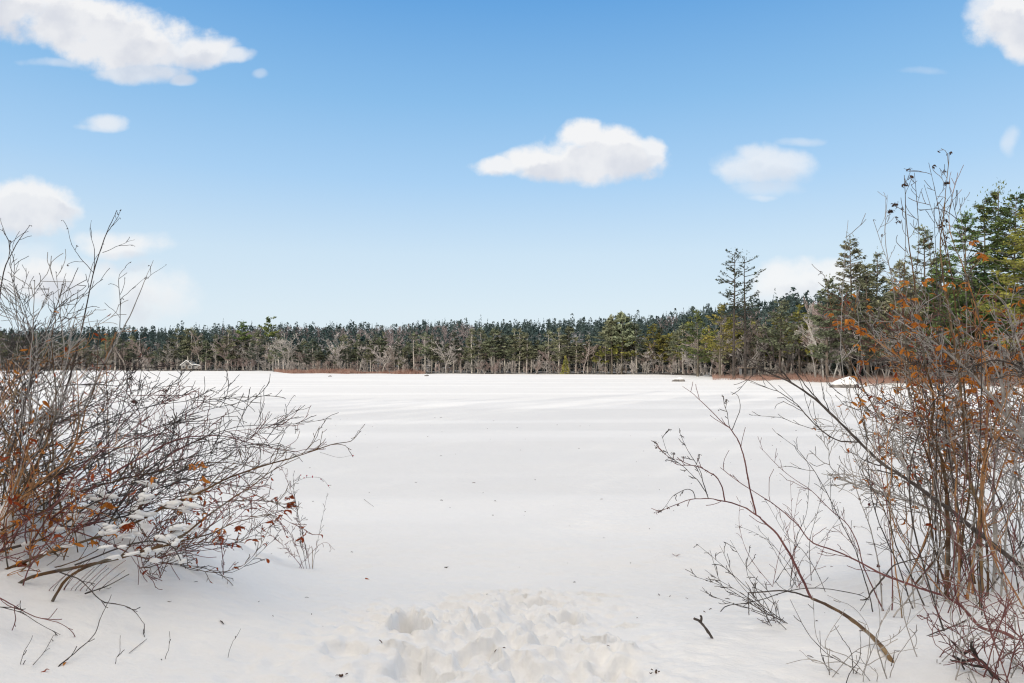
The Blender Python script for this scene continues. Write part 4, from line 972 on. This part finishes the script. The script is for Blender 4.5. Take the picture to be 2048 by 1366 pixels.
pk = [(1735, 975), (1745, 985), (1760, 960), (1768, 1000), (1755, 1010), (1725, 1010), (1730, 1000), (1775, 970), (1750, 995), (1770, 985), (1710, 1125), (1722, 1135), (1730, 1150), (1718, 1140), (1692, 1050)]
s.leaves(110, .020, M['bark_red'], name='seed_clusters', pool=[P(x + random.gauss(0, 8), y + random.gauss(0, 10), Yb + .4) for x, y in pk for _ in range(4)], hang=3)
s.leaves(60, .010, M['leaf_dark'], name='buds')

Yb, b = base_at(1560, 1190)
s = Shrub('low_shrub', 'tuft of upright thin twigs growing from open snow right of centre', 'shrub', 1105, b)
fan(s, 1590, 1175, [(1510, 1050), (1550, 1010), (1600, 980), (1640, 1020), (1580, 960), (1530, 1000), (1660, 1060), (1690, 1020), (1620, 940), (1480, 1000), (1470, 1050), (1650, 970)], .0035, .0012, [M['bark_dark'], M['bark_dark'], M['bark_red']], lev=1, dens=7, L=.18, spread=46, dY=.35)
Yb, b = base_at(1470, 1225)
s = Shrub('low_shrub', 'low sprawling twigs fanning left beside the short snapped stick', 'shrub', 1106, b)
fan(s, 1560, 1240, [(1395, 1090), (1420, 1100), (1440, 1090), (1380, 1150), (1400, 1180), (1460, 1080), (1500, 1090), (1410, 1140)], .0035, .0012, M['bark_dark'], lev=2, dens=7, L=.2, spread=26, dY=.2)
s.stem([(1452, 1213), (1500, 1205), (1550, 1190), (1600, 1178), (1650, 1178), (1720, 1190), (1760, 1215)], .0035, .003, M['bark_black'], (Yb, Yb + .3), lev=1, dens=3, L=.2)

Yb, b = base_at(1925, 1200)
s = Shrub('clump_shrub', 'tall clump of thick brown stems on the right, brown leaves still clinging', 'shrub', 1107, b)
Y0 = Yb
def st(p, a, bb, m, dy=(0, .4), **k):
    kk = dict(lev=2, dens=5, L=.34, t0=.25, up=.06, rmin=.0014); kk.update(k)
    return s.stem(p, a, bb, m, (Y0 + dy[0], Y0 + dy[1]), **kk)
st([(1892, 1195), (1896, 1100), (1893, 1000), (1888, 940), (1875, 890), (1862, 850), (1868, 800), (1852, 730), (1840, 640), (1825, 540), (1812, 440), (1808, 350)], .017, .0022, M['bark_brown'], (0, .5), n=60, k=8)
st([(1962, 1205), (1962, 1100), (1958, 1015), (1938, 955), (1930, 900), (1925, 820), (1915, 720), (1895, 600), (1880, 500), (1890, 410), (1898, 305)], .018, .002, M['bark_tan'], (.1, .6), n=60, k=8)
st([(1915, 1200), (1925, 1080), (1940, 960), (1932, 820), (1920, 700), (1905, 560), (1880, 430), (1858, 325)], .012, .0018, M['bark_brown'], (.2, .8), n=50)
st([(1935, 1190), (1955, 1060), (1968, 930), (1975, 800), (1965, 680), (1935, 560), (1900, 450), (1915, 345)], .013, .0018, M['bark_orange'], (0, .3), n=50)
st([(1905, 1195), (1880, 1080), (1855, 960), (1830, 850), (1810, 740), (1790, 600), (1772, 480), (1775, 390)], .010, .0018, M['bark_grey'], (0, .9), n=50)
st([(1985, 1200), (1990, 1080), (1988, 950), (2005, 820), (2000, 700), (1985, 600)], .013, .003, M['bark_grey'], (.1, .2), n=40)
st([(1945, 1195), (1950, 1090), (1990, 980), (2030, 860), (2060, 720)], .012, .003, M['bark_orange'], (.1, .3), n=40)
st([(1900, 1200), (1870, 1100), (1850, 1000), (1800, 900), (1750, 820), (1700, 720), (1665, 620), (1648, 550)], .009, .0018, M['bark_brown'], (.1, .7), n=50)
st([(1925, 1190), (1905, 1060), (1900, 900), (1870, 760), (1830, 640), (1790, 560), (1745, 440)], .009, .0018, M['bark_grey'], (.2, .5), n=50)
st([(1975, 1205), (1975, 1100), (1960, 1000), (1980, 880), (2020, 760), (2040, 640), (2035, 560)], .011, .002, M['bark_brown'], (0, .3), n=40)
st([(1915, 1210), (1918, 1100), (1910, 1000), (1912, 930), (1890, 830), (1850, 760), (1780, 700), (1720, 660)], .010, .002, M['bark_orange'], (-.1, .2), n=40)
st([(2000, 1210), (2010, 1090), (2020, 1000), (2030, 920), (2050, 840)], .010, .003, M['bark_grey'], (-.1, .1), n=30)
st([(1955, 1195), (1940, 1110), (1948, 1040), (1960, 900), (1950, 780), (1880, 690), (1830, 610), (1838, 480), (1830, 345)], .009, .0018, M['bark_brown'], (.3, .9), n=50)
fan(s, 1905, 1195, rt(13, 1690, 1930, 340, 600, 17), .006, .0015, [M['bark_brown'], M['bark_dark'], M['bark_grey']], lev=2, dens=4, L=.28, spread=40, dY=.6, t0=.4, jitter=.012)
lf = [(x + random.gauss(0, 14), y + random.gauss(0, 22)) for x, y in ((1815, 640), (1840, 600), (1700, 690), (1740, 720), (1680, 650), (1830, 730), (1860, 760), (1900, 700), (1960, 640), (1985, 700), (1990, 740), (1960, 800), (1980, 830), (2000, 810), (2020, 720), (1940, 780), (1880, 820), (2010, 600), (1770, 640), (1720, 620), (1800, 560), (1930, 560), (2000, 520), (2030, 770), (1990, 860), (2005, 880)) for _ in range(6)]
s.leaves(420, .055, M['leaf_brown'], pool=[P(x, y, Y0 + random.uniform(-.2, .6)) for x, y in lf])
lf2 = [(1815, 845), (1815, 900), (1813, 885), (1820, 975), (1822, 985), (1815, 930), (1848, 1055), (1885, 1045), (1890, 1060), (1885, 1110), (1910, 1145), (1950, 1060), (1960, 1075), (1940, 1195), (2020, 1155), (1990, 830), (2010, 820), (2000, 815), (1990, 845), (1780, 1070)]
s.leaves(42, .055, M['leaf_rust'], name='rusty_leaves', pool=[P(x + random.gauss(0, 3), y + random.gauss(0, 5), Y0 + random.uniform(-.1, .2)) for x, y in lf2 for _ in range(2)])
tp = [(1898, 305), (1858, 322), (1808, 350), (1830, 348), (1915, 345), (1775, 390), (1745, 418), (1790, 370), (1800, 395), (1785, 410), (1812, 405), (1880, 370), (1872, 385), (1770, 430), (1825, 405), (1648, 550), (1895, 440), (1845, 430), (1760, 420), (1765, 455), (1850, 450), (1920, 480)]
s.leaves(150, .034, M['leaf_dark'], name='seed_pods', pool=[P(x + random.gauss(0, 5), y + random.gauss(0, 8), Y0 + .6) for x, y in tp for _ in range(3)])

Yb = hit(2010, 1240)
s = Shrub('grey_shrub', 'gnarled grey branches reaching in from the right edge over the marsh', 'shrub', 1108, P(2150, 1150, Yb + .4))
kw = dict(lev=3, dens=7, L=.42, up=.02, rmin=.0014, t0=.1, wob=.22)
s.stem([(2180, 1150), (2110, 960), (2048, 870), (2015, 835), (1985, 795), (1940, 745), (1880, 695), (1820, 655), (1770, 625)], .018, .003, M['bark_grey'], (Yb + .4, Yb + .8), **kw)
s.stem([(2015, 835), (2005, 780), (1990, 735), (1950, 680), (1900, 640)], .009, .002, M['bark_grey'], (Yb + .5, Yb + .9), **kw, name='branch')
s.stem([(2150, 1000), (2090, 860), (2060, 760), (2035, 680), (2010, 610), (1960, 560)], .012, .002, M['bark_grey'], (Yb + .4, Yb + .9), **kw)
s.stem([(2150, 950), (2100, 800), (2048, 740), (1990, 720), (1930, 735), (1870, 725), (1800, 730), (1740, 720)], .010, .002, M['bark_dark'], (Yb + .3, Yb + 1.1), **kw)
s.stem([(2048, 870), (2000, 860), (1950, 850), (1900, 860), (1850, 850), (1800, 855)], .007, .0016, M['bark_grey'], (Yb + .5, Yb + .9), **kw, name='branch')

Yb, b = base_at(2000, 1190)
s = Shrub('thicket_shrub', 'thicket of straight thin grey stems in snow beneath the brown clump', 'shrub', 1109, b)
tips = [(1780, 880), (1800, 820), (1840, 900), (1700, 900), (1850, 780), (1870, 960), (1900, 800), (1950, 760), (1990, 900), (2020, 780), (2040, 860), (1760, 960), (1830, 760), (1940, 880), (2050, 930), (1730, 840), (1880, 720), (1980, 680)]
fan(s, 1930, 1190, tips + rt(10, 1700, 2090, 700, 980, 15), .007, .0018, [M['bark_grey'], M['bark_red'], M['bark_brown'], M['bark_dark'], M['bark_orange']], lev=2, dens=5, L=.26, spread=110, dY=.7, jitter=.01, bend=.2)
s.leaves(60, .012, M['leaf_dark'], name='buds')

Yb = 8.0
s = Shrub('orange_leaved_shrub', 'dense shrub full of orange brown leaves behind the tall brown clump', 'shrub', 1120, P(1960, 1010, 8.2))
def back(s, n, bx0, bx1, tx0, tx1, ty0, ty1, Ya, Yz, mats, seed, lf=None, r0_=.009, lev=2, dens=4, L=.4):
    q = random.Random(seed)
    for k in range(n):
        bx = q.uniform(bx0, bx1); Yk = q.uniform(Ya, Yz); tx = q.uniform(tx0, tx1); ty = q.uniform(ty0, ty1); x = (bx - 1024) * Yk / F
        a = np.array([x, Yk, float(gh(x, Yk)) - .05]); b_ = P(tx, ty, Yk + q.uniform(-.5, .5)); v = b_ - a
        o1 = np.array([q.gauss(.1, .22), q.gauss(0, .1), 0]); o2 = np.array([q.gauss(.1, .30), q.gauss(0, .1), 0])
        s.stem(None, r0_ * q.uniform(.6, 1.2), .002, mats[k % len(mats)], pts3=[a, a + v * .33 + o1, a + v * .68 + o2, b_], lev=lev, dens=dens, L=L, rmin=.0020, t0=.42, wob=.22, up=.03)
back(s, 24, 1800, 2350, 1650, 2120, 540, 860, 5.6, 8.0, [M['bark_orange'], M['bark_brown'], M['bark_grey'], M['bark_grey']], 31, lev=2, dens=7, L=.5)
s.leaves(560, .07, M['leaf_brown'], pool=None); s.leaves(200, .065, M['leaf_rust'], pool=None, name='rusty_leaves')
s = Shrub('grey_shrub', 'tangle of fine grey leafless stems low over the lake edge, behind the leaning branch', 'shrub', 1121, P(1850, 950, 9.0))
back(s, 25, 1850, 2600, 1640, 2100, 600, 900, 5.8, 8.5, [M['bark_grey'], M['bark_red'], M['bark_dark'], M['bark_grey']], 32, r0_=.008, dens=8, L=.55)
s.leaves(120, .05, M['leaf_brown'])

Yb, b = base_at(2000, 1320)
s = Shrub('thin_shoots', 'thin reddish shoots rising in the lower right corner', 'shoots', 1110, b)
fan(s, 2000, 1340, rt(20, 1820, 2090, 1000, 1290, 19) + [(1880, 1180), (1900, 1130), (1960, 1120), (1990, 1060), (2030, 1040), (2045, 1120), (1950, 1180), (1860, 1240), (2020, 1180), (1790, 1190), (1840, 1130)], .004, .0015, [M['bark_red'], M['bark_grey']], lev=2, dens=6, L=.24, spread=80, dY=.3, bend=.3, jitter=.01)
Yb, b = base_at(1700, 1345)
s = Shrub('thin_shoots', 'sparse curved shoots poking from snow at the bottom right of centre', 'shoots', 1111, b)
fan(s, 1720, 1350, rt(9, 1600, 1860, 1130, 1320, 20) + [(1560, 1330), (1600, 1300), (1665, 1310), (1640, 1260), (1690, 1220), (1580, 1200), (1720, 1260)], .003, .0013, [M['bark_grey'], M['bark_dark']], lev=1, dens=3, L=.16, spread=40, dY=.25, bend=.25)

def deadwood():
    Yb, b = base_at(1960, 1345)
    s = Shrub('dead_branch', 'gnarled broken black branch jutting from snow in the lower right corner', 'branch', 1112, b)
    Yb = hit(2000, 1366)
    s.stem([(2030, 1390), (1995, 1360), (1975, 1338), (1955, 1318), (1930, 1322), (1905, 1312)], .013, .007, M['bark_black'], (Yb, Yb + .15), lev=0, n=20, jitter=.004)
    s.stem([(1955, 1320), (1945, 1300), (1925, 1306), (1910, 1290), (1902, 1280)], .010, .004, M['bark_black'], (Yb + .1, Yb + .1), lev=0, n=14, name='branch', jitter=.004)
    s.stem([(1975, 1336), (1950, 1330), (1920, 1325), (1900, 1318)], .009, .004, M['bark_dark'], (Yb + .1, Yb + .1), lev=0, n=12, name='branch', jitter=.004)
    s.stem([(1948, 1302), (1940, 1290), (1945, 1282)], .008, .005, M['bark_black'], (Yb + .1, Yb + .1), lev=0, n=8, name='branch')
    s.stem([(1930, 1322), (1925, 1330), (1928, 1340)], .007, .004, M['bark_dark'], (Yb + .1, Yb + .1), lev=0, n=8, name='branch')
    s.leaves(2, .03, M['leaf_brown'], pool=[P(1983, 1335, Yb)], name='leaf')
deadwood()
Yk, b = base_at(1424, 1276)
s = Shrub('snapped_stick', 'short dark forked stick standing in open snow, lower right of centre', 'stick', 1113, b)
s.stem([(1426, 1280), (1416, 1264), (1405, 1248), (1397, 1240), (1388, 1237)], .010, .008, M['bark_dark'], (Yk, Yk - .05), lev=0, n=16, jitter=.002)
s.stem([(1402, 1244), (1403, 1236), (1400, 1233)], .007, .006, M['bark_dark'], (Yk - .04, Yk - .04), lev=0, n=6, name='branch')

# ---- bits lying on the snow
def litter(name, label, cat, px, py, size, mt, kind, seed):
    Y = hit(px, py); p = P(px, py, Y); z = float(gh(p[0], p[1])); r = np.random.default_rng(seed); mb = MB()
    if kind == 'leaf':
        for q in range(1 if size > .03 else 2): leaf(mb, np.array([r.normal(0, .006), r.normal(0, .006), .008]), size, r, .08)
    elif kind == 'seed':
        for q in range(3): ball(mb, r.normal(0, .012, 3) * np.array([1, 1, 0]) + np.array([0, 0, .006]), .006, 5); leaf(mb, r.normal(0, .01, 3) * np.array([1, 1, 0]) + np.array([0, 0, .008]), .02, r, .1)
    else:
        for q in range(9):
            a = r.uniform(0, 6.28); mb.tube([(0, 0, 0), (math.cos(a) * size * .5, math.sin(a) * size * .5, size * .3), (math.cos(a) * size, math.sin(a) * size, size * .45)], [.0014, .0012, .0008], 3)
    o = obj(name, mb, mt, loc=(p[0], p[1], z)); tag(o, label, cat)
for i, a in enumerate([
    ('fallen_leaf', 'narrow red leaf on snow left of the footprints', 'leaf', 730, 1158, .06, M['leaf_rust'], 'leaf'),
    ('fallen_leaf', 'small orange leaf on snow in the lower left corner', 'leaf', 133, 1327, .035, M['leaf_brown'], 'leaf'),
    ('fallen_leaf', 'tiny dark red leaf below the crossed twigs, lower left', 'leaf', 97, 1345, .025, M['leaf_rust'], 'leaf'),
    ('fallen_seed', 'dark seed cluster on snow above the footprints', 'seed', 893, 1136, .02, M['leaf_dark'], 'seed'),
    ('fallen_seed', 'dark seed on snow at the bottom left of the footprints', 'seed', 682, 1353, .03, M['leaf_dark'], 'seed'),
    ('fallen_seed', 'dark bract on snow right of the footprint track top', 'seed', 1260, 1127, .02, M['leaf_dark'], 'leaf'),
    ('pine_tassel', 'pinkish pine needle tassel on snow right of the footprints', 'pine tassel', 1352, 1113, .05, M['bark_red'], 'tuft'),
    ('fallen_leaf', 'dark sliver of leaf on snow left of the drooping branch', 'leaf', 347, 1204, .035, M['leaf_dark'], 'leaf'),
    ('fallen_leaf', 'dark leaf scrap on snow right of the rose shrub', 'leaf', 703, 1106, .03, M['leaf_dark'], 'leaf'),
    ('fallen_seed', 'single dark seed on snow below the snapped stick', 'seed', 1313, 1347, .02, M['leaf_dark'], 'seed')]):
    litter(*a, 700 + i)
rr = np.random.default_rng(88); mb = MB()
for k in range(150):
    Y = 4 + 26 * rr.random() ** 1.6; px = rr.uniform(250, 1800); X = (px - 1024) * Y / F; z = float(gh(X, Y)); s_ = rr.uniform(.004, .012) * (1 + Y * .03)
    a = rr.uniform(0, 6.28); e = np.array([math.cos(a), math.sin(a), 0]) * s_ * rr.uniform(.8, 2.5); c = np.array([X, Y, z + .004])
    mb.tube([c - e, c + np.array([0, 0, s_ * .3]), c + e], [s_ * .2, s_ * .3, s_ * .15], 4)
tag(obj('plant_debris', mb, M['leaf_dark']), 'tiny dark seeds and needle bits scattered over the snow', 'debris', kind='stuff')

# ------------------------------------------------------------------ sun, sky with clouds
SUN_EL, SUN_AZ = R(12.5), R(213)     # azimuth measured clockwise from +Y: behind the viewer, a little to the left
sd = Vector((math.sin(SUN_AZ) * math.cos(SUN_EL), math.cos(SUN_AZ) * math.cos(SUN_EL), math.sin(SUN_EL)))
L_ = bpy.data.lights.new('sun', 'SUN'); L_.energy = 2.0; L_.angle = R(.5); L_.color = (1.0, .93, .82)
lo = bpy.data.objects.new('sun', L_); COL.objects.link(lo); lo.rotation_euler = sd.to_track_quat('Z', 'Y').to_euler(); lo.location = (0, -20, 40)

W = bpy.data.worlds.new('World'); scene.world = W; W.use_nodes = True
nt = W.node_tree; nd = nt.nodes; lk = nt.links; nd.clear()
def N(t, **k):
    n = nd.new(t)
    for a, v in k.items(): setattr(n, a, v)
    return n
def math_(op, a, b=None, c=None, clamp=False):
    n = N('ShaderNodeMath', operation=op); n.use_clamp = clamp
    for i, v in enumerate((a, b, c)):
        if v is None: continue
        if hasattr(v, 'links'): lk.new(v, n.inputs[i])
        else: n.inputs[i].default_value = v
    return n.outputs[0]
def vmath(op, a, b=None):
    n = N('ShaderNodeVectorMath', operation=op)
    for i, v in enumerate((a, b)):
        if v is None: continue
        if hasattr(v, 'links'): lk.new(v, n.inputs[i])
        else: n.inputs[i].default_value = v
    return n.outputs['Value' if op == 'DOT_PRODUCT' else 'Vector']
def mrange(x, a, b, c=0.0, d=1.0, sm='SMOOTHSTEP'):
    n = N('ShaderNodeMapRange', interpolation_type=sm); lk.new(x, n.inputs[0])
    for i, v in enumerate((a, b, c, d)): n.inputs[i + 1].default_value = v
    return n.outputs[0]
out = N('ShaderNodeOutputWorld'); tc = N('ShaderNodeTexCoord'); sep = N('ShaderNodeSeparateXYZ'); lk.new(tc.outputs['Generated'], sep.inputs[0])
dx, dy, dz = sep.outputs
sky = N('ShaderNodeTexSky', sky_type='NISHITA'); sky.sun_disc = False; sky.sun_elevation = SUN_EL; sky.sun_rotation = SUN_AZ; sky.air_density = 1.0; sky.dust_density = .6; sky.ozone_density = 1.0
bg1 = N('ShaderNodeBackground'); bg1.inputs[1].default_value = .06; lk.new(sky.outputs[0], bg1.inputs[0])
def lin(c): return tuple(((v / 255) / 12.92 if v / 255 <= .04045 else ((v / 255 + .055) / 1.055) ** 2.4) for v in c)
SKYC = [(0.0, (232, 245, 253)), (.08, (226, 242, 253)), (.16, (212, 235, 253)), (.26, (176, 216, 252)), (.36, (143, 196, 243)), (.47, (107, 171, 232)), (.62, (70, 135, 205)), (1.0, (50, 110, 185))]
ramp = N('ShaderNodeValToRGB'); el = ramp.color_ramp.elements
el[0].position = 0; el[0].color = (*lin(SKYC[0][1]), 1); el[1].position = 1; el[1].color = (*lin(SKYC[-1][1]), 1)
for p_, c_ in SKYC[1:-1]:
    e = el.new(p_); e.color = (*lin(c_), 1)
lk.new(dz, ramp.inputs[0])
# clouds, placed by direction
iy = math_('DIVIDE', 1.0, math_('MAXIMUM', dy, .05))
u = math_('MULTIPLY', dx, iy); v = math_('MULTIPLY', dz, iy)
cb = N('ShaderNodeCombineXYZ'); lk.new(u, cb.inputs[0]); lk.new(v, cb.inputs[1])
def noise(vec, sc, det, rough=.5):
    n = N('ShaderNodeTexNoise'); n.inputs['Scale'].default_value = sc; n.inputs['Detail'].default_value = det; n.inputs['Roughness'].default_value = rough
    lk.new(vec, n.inputs['Vector']); return n
w1 = noise(cb.outputs[0], 9, 3); wv = vmath('MULTIPLY', vmath('SUBTRACT', w1.outputs['Color'], (.5, .5, .5)), (.07, .028, 0))
uvw = vmath('ADD', cb.outputs[0], wv)
fine = noise(cb.outputs[0], 15, 6, .58).outputs['Fac']
fn = math_('MULTIPLY', math_('SUBTRACT', fine, .5), 2.3)
CL = [  # px, py, rx, ry, weight, softness
    (40, 10, 130, 50, 1, .55), (150, 45, 150, 52, 1, .55), (240, 80, 150, 52, 1, .5), (330, 100, 130, 34, .95, .6), (290, 138, 90, 24, .8, .7), (370, 152, 34, 12, .7, .8), (450, 106, 48, 16, .8, .7),
    (115, 125, 62, 9, .45, 1), (200, 242, 46, 17, .75, .8), (195, 250, 50, 10, .6, .8),
    (35, 420, 112, 60, .95, .5), (90, 440, 50, 28, .7, 1), (245, 487, 96, 26, .95, .9), (80, 558, 150, 46, 1, .9), (290, 590, 96, 62, .85, 1.1), (60, 520, 80, 40, .5, 1.1),
    (1190, 315, 120, 50, 1, .45), (1170, 272, 56, 34, 1, .45), (1235, 288, 64, 38, 1, .45), (1085, 325, 90, 36, 1, .5), (1000, 334, 56, 24, .95, .5), (1290, 305, 40, 30, .95, .5), (1180, 350, 90, 16, .8, .7),
    (1520, 335, 92, 44, .75, .8), (1500, 308, 40, 24, .7, .8), (1570, 330, 50, 34, .7, .8), (1530, 378, 60, 24, .55, 1), (1528, 400, 34, 8, .5, 1), (1600, 283, 40, 9, .4, 1.1), (1450, 345, 34, 14, .4, 1),
    (2020, 40, 80, 62, 1, .5), (2035, 95, 44, 36, 1, .6), (1975, 20, 44, 44, .8, .7),
    (1600, 572, 92, 46, .9, .7), (1660, 560, 60, 36, .9, .8), (1590, 608, 90, 20, .5, 1.1), (2026, 280, 18, 26, .45, 1), (1835, 145, 44, 9, .25, 1.2), (514, 146, 16, 10, .35, 1)]
def field(vec):
    acc = None
    for (px, py, rx, ry, wt, so) in CL:
        c = ((px - 1024) / F, (HOR - py) / F, 0)
        d_ = vmath('MULTIPLY', vmath('SUBTRACT', vec, c), (F / (rx * 1.14), F / (ry * 1.14), 0))
        f = math_('ADD', math_('SUBTRACT', 1.0, vmath('DOT_PRODUCT', d_, d_)), fn)
        m_ = mrange(f, .0 - .25 * so, .22 + .95 * so, 0, wt)
        acc = m_ if acc is None else math_('MAXIMUM', acc, m_)
    return acc
acc = field(uvw)
above = field(vmath('ADD', uvw, (-.006, .024, 0)))  # cloud thickness higher up; greys the undersides, shading painted into the cloud colour
front = mrange(dy, .1, .3)
acc = math_('MULTIPLY', acc, front)
cn = noise(cb.outputs[0], 14, 4).outputs['Fac']
ccol = N('ShaderNodeMix', data_type='RGBA'); ccol.inputs['A'].default_value = (*lin((222, 226, 236)), 1); ccol.inputs['B'].default_value = (*lin((254, 254, 255)), 1); lk.new(math_('SUBTRACT', 1.0, math_('MULTIPLY', mrange(cn, .62, .38, .35, 1.0), mrange(above, .35, 1.0, 0, .85)), clamp=True), ccol.inputs['Factor'])
mixc = N('ShaderNodeMix', data_type='RGBA'); lk.new(acc, mixc.inputs['Factor']); lk.new(ramp.outputs[0], mixc.inputs['A']); lk.new(ccol.outputs['Result'], mixc.inputs['B'])
# unseen warm-white fill glow added overhead and behind the viewer to brighten the snow
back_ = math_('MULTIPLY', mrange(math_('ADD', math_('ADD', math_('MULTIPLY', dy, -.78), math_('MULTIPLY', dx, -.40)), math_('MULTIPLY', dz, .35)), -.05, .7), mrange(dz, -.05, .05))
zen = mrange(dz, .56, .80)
fill_glow = math_('MAXIMUM', back_, zen)
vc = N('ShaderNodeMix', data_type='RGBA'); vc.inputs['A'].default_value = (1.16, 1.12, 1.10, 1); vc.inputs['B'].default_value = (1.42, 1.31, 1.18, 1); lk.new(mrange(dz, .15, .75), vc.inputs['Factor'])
vm = N('ShaderNodeMix', data_type='RGBA'); lk.new(fill_glow, vm.inputs['Factor']); lk.new(mixc.outputs['Result'], vm.inputs['A']); lk.new(vc.outputs['Result'], vm.inputs['B'])
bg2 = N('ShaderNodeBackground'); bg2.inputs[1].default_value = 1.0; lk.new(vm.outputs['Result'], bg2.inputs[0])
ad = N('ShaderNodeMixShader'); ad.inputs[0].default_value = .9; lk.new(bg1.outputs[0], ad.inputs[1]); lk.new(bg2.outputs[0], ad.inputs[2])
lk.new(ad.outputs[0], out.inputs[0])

# ------------------------------------------------------------------ camera, render
cam = bpy.data.cameras.new('camera'); co = bpy.data.objects.new('camera', cam); COL.objects.link(co)
co.location = (0, 0, CZ); co.rotation_euler = (R(90), 0, 0)
cam.sensor_width = 36; cam.lens = 36 * F / 2048; cam.shift_y = (HOR - 683) / 2048; cam.clip_start = .05; cam.clip_end = 5000
scene.camera = co
scene.view_settings.view_transform = 'Standard'; scene.view_settings.look = 'None'; scene.view_settings.exposure = 0; scene.view_settings.gamma = 1
scene.render.engine = 'CYCLES'
scene.cycles.max_bounces = 6; scene.cycles.diffuse_bounces = 3; scene.cycles.transparent_max_bounces = 4
scene.cycles.filter_width = 1.2
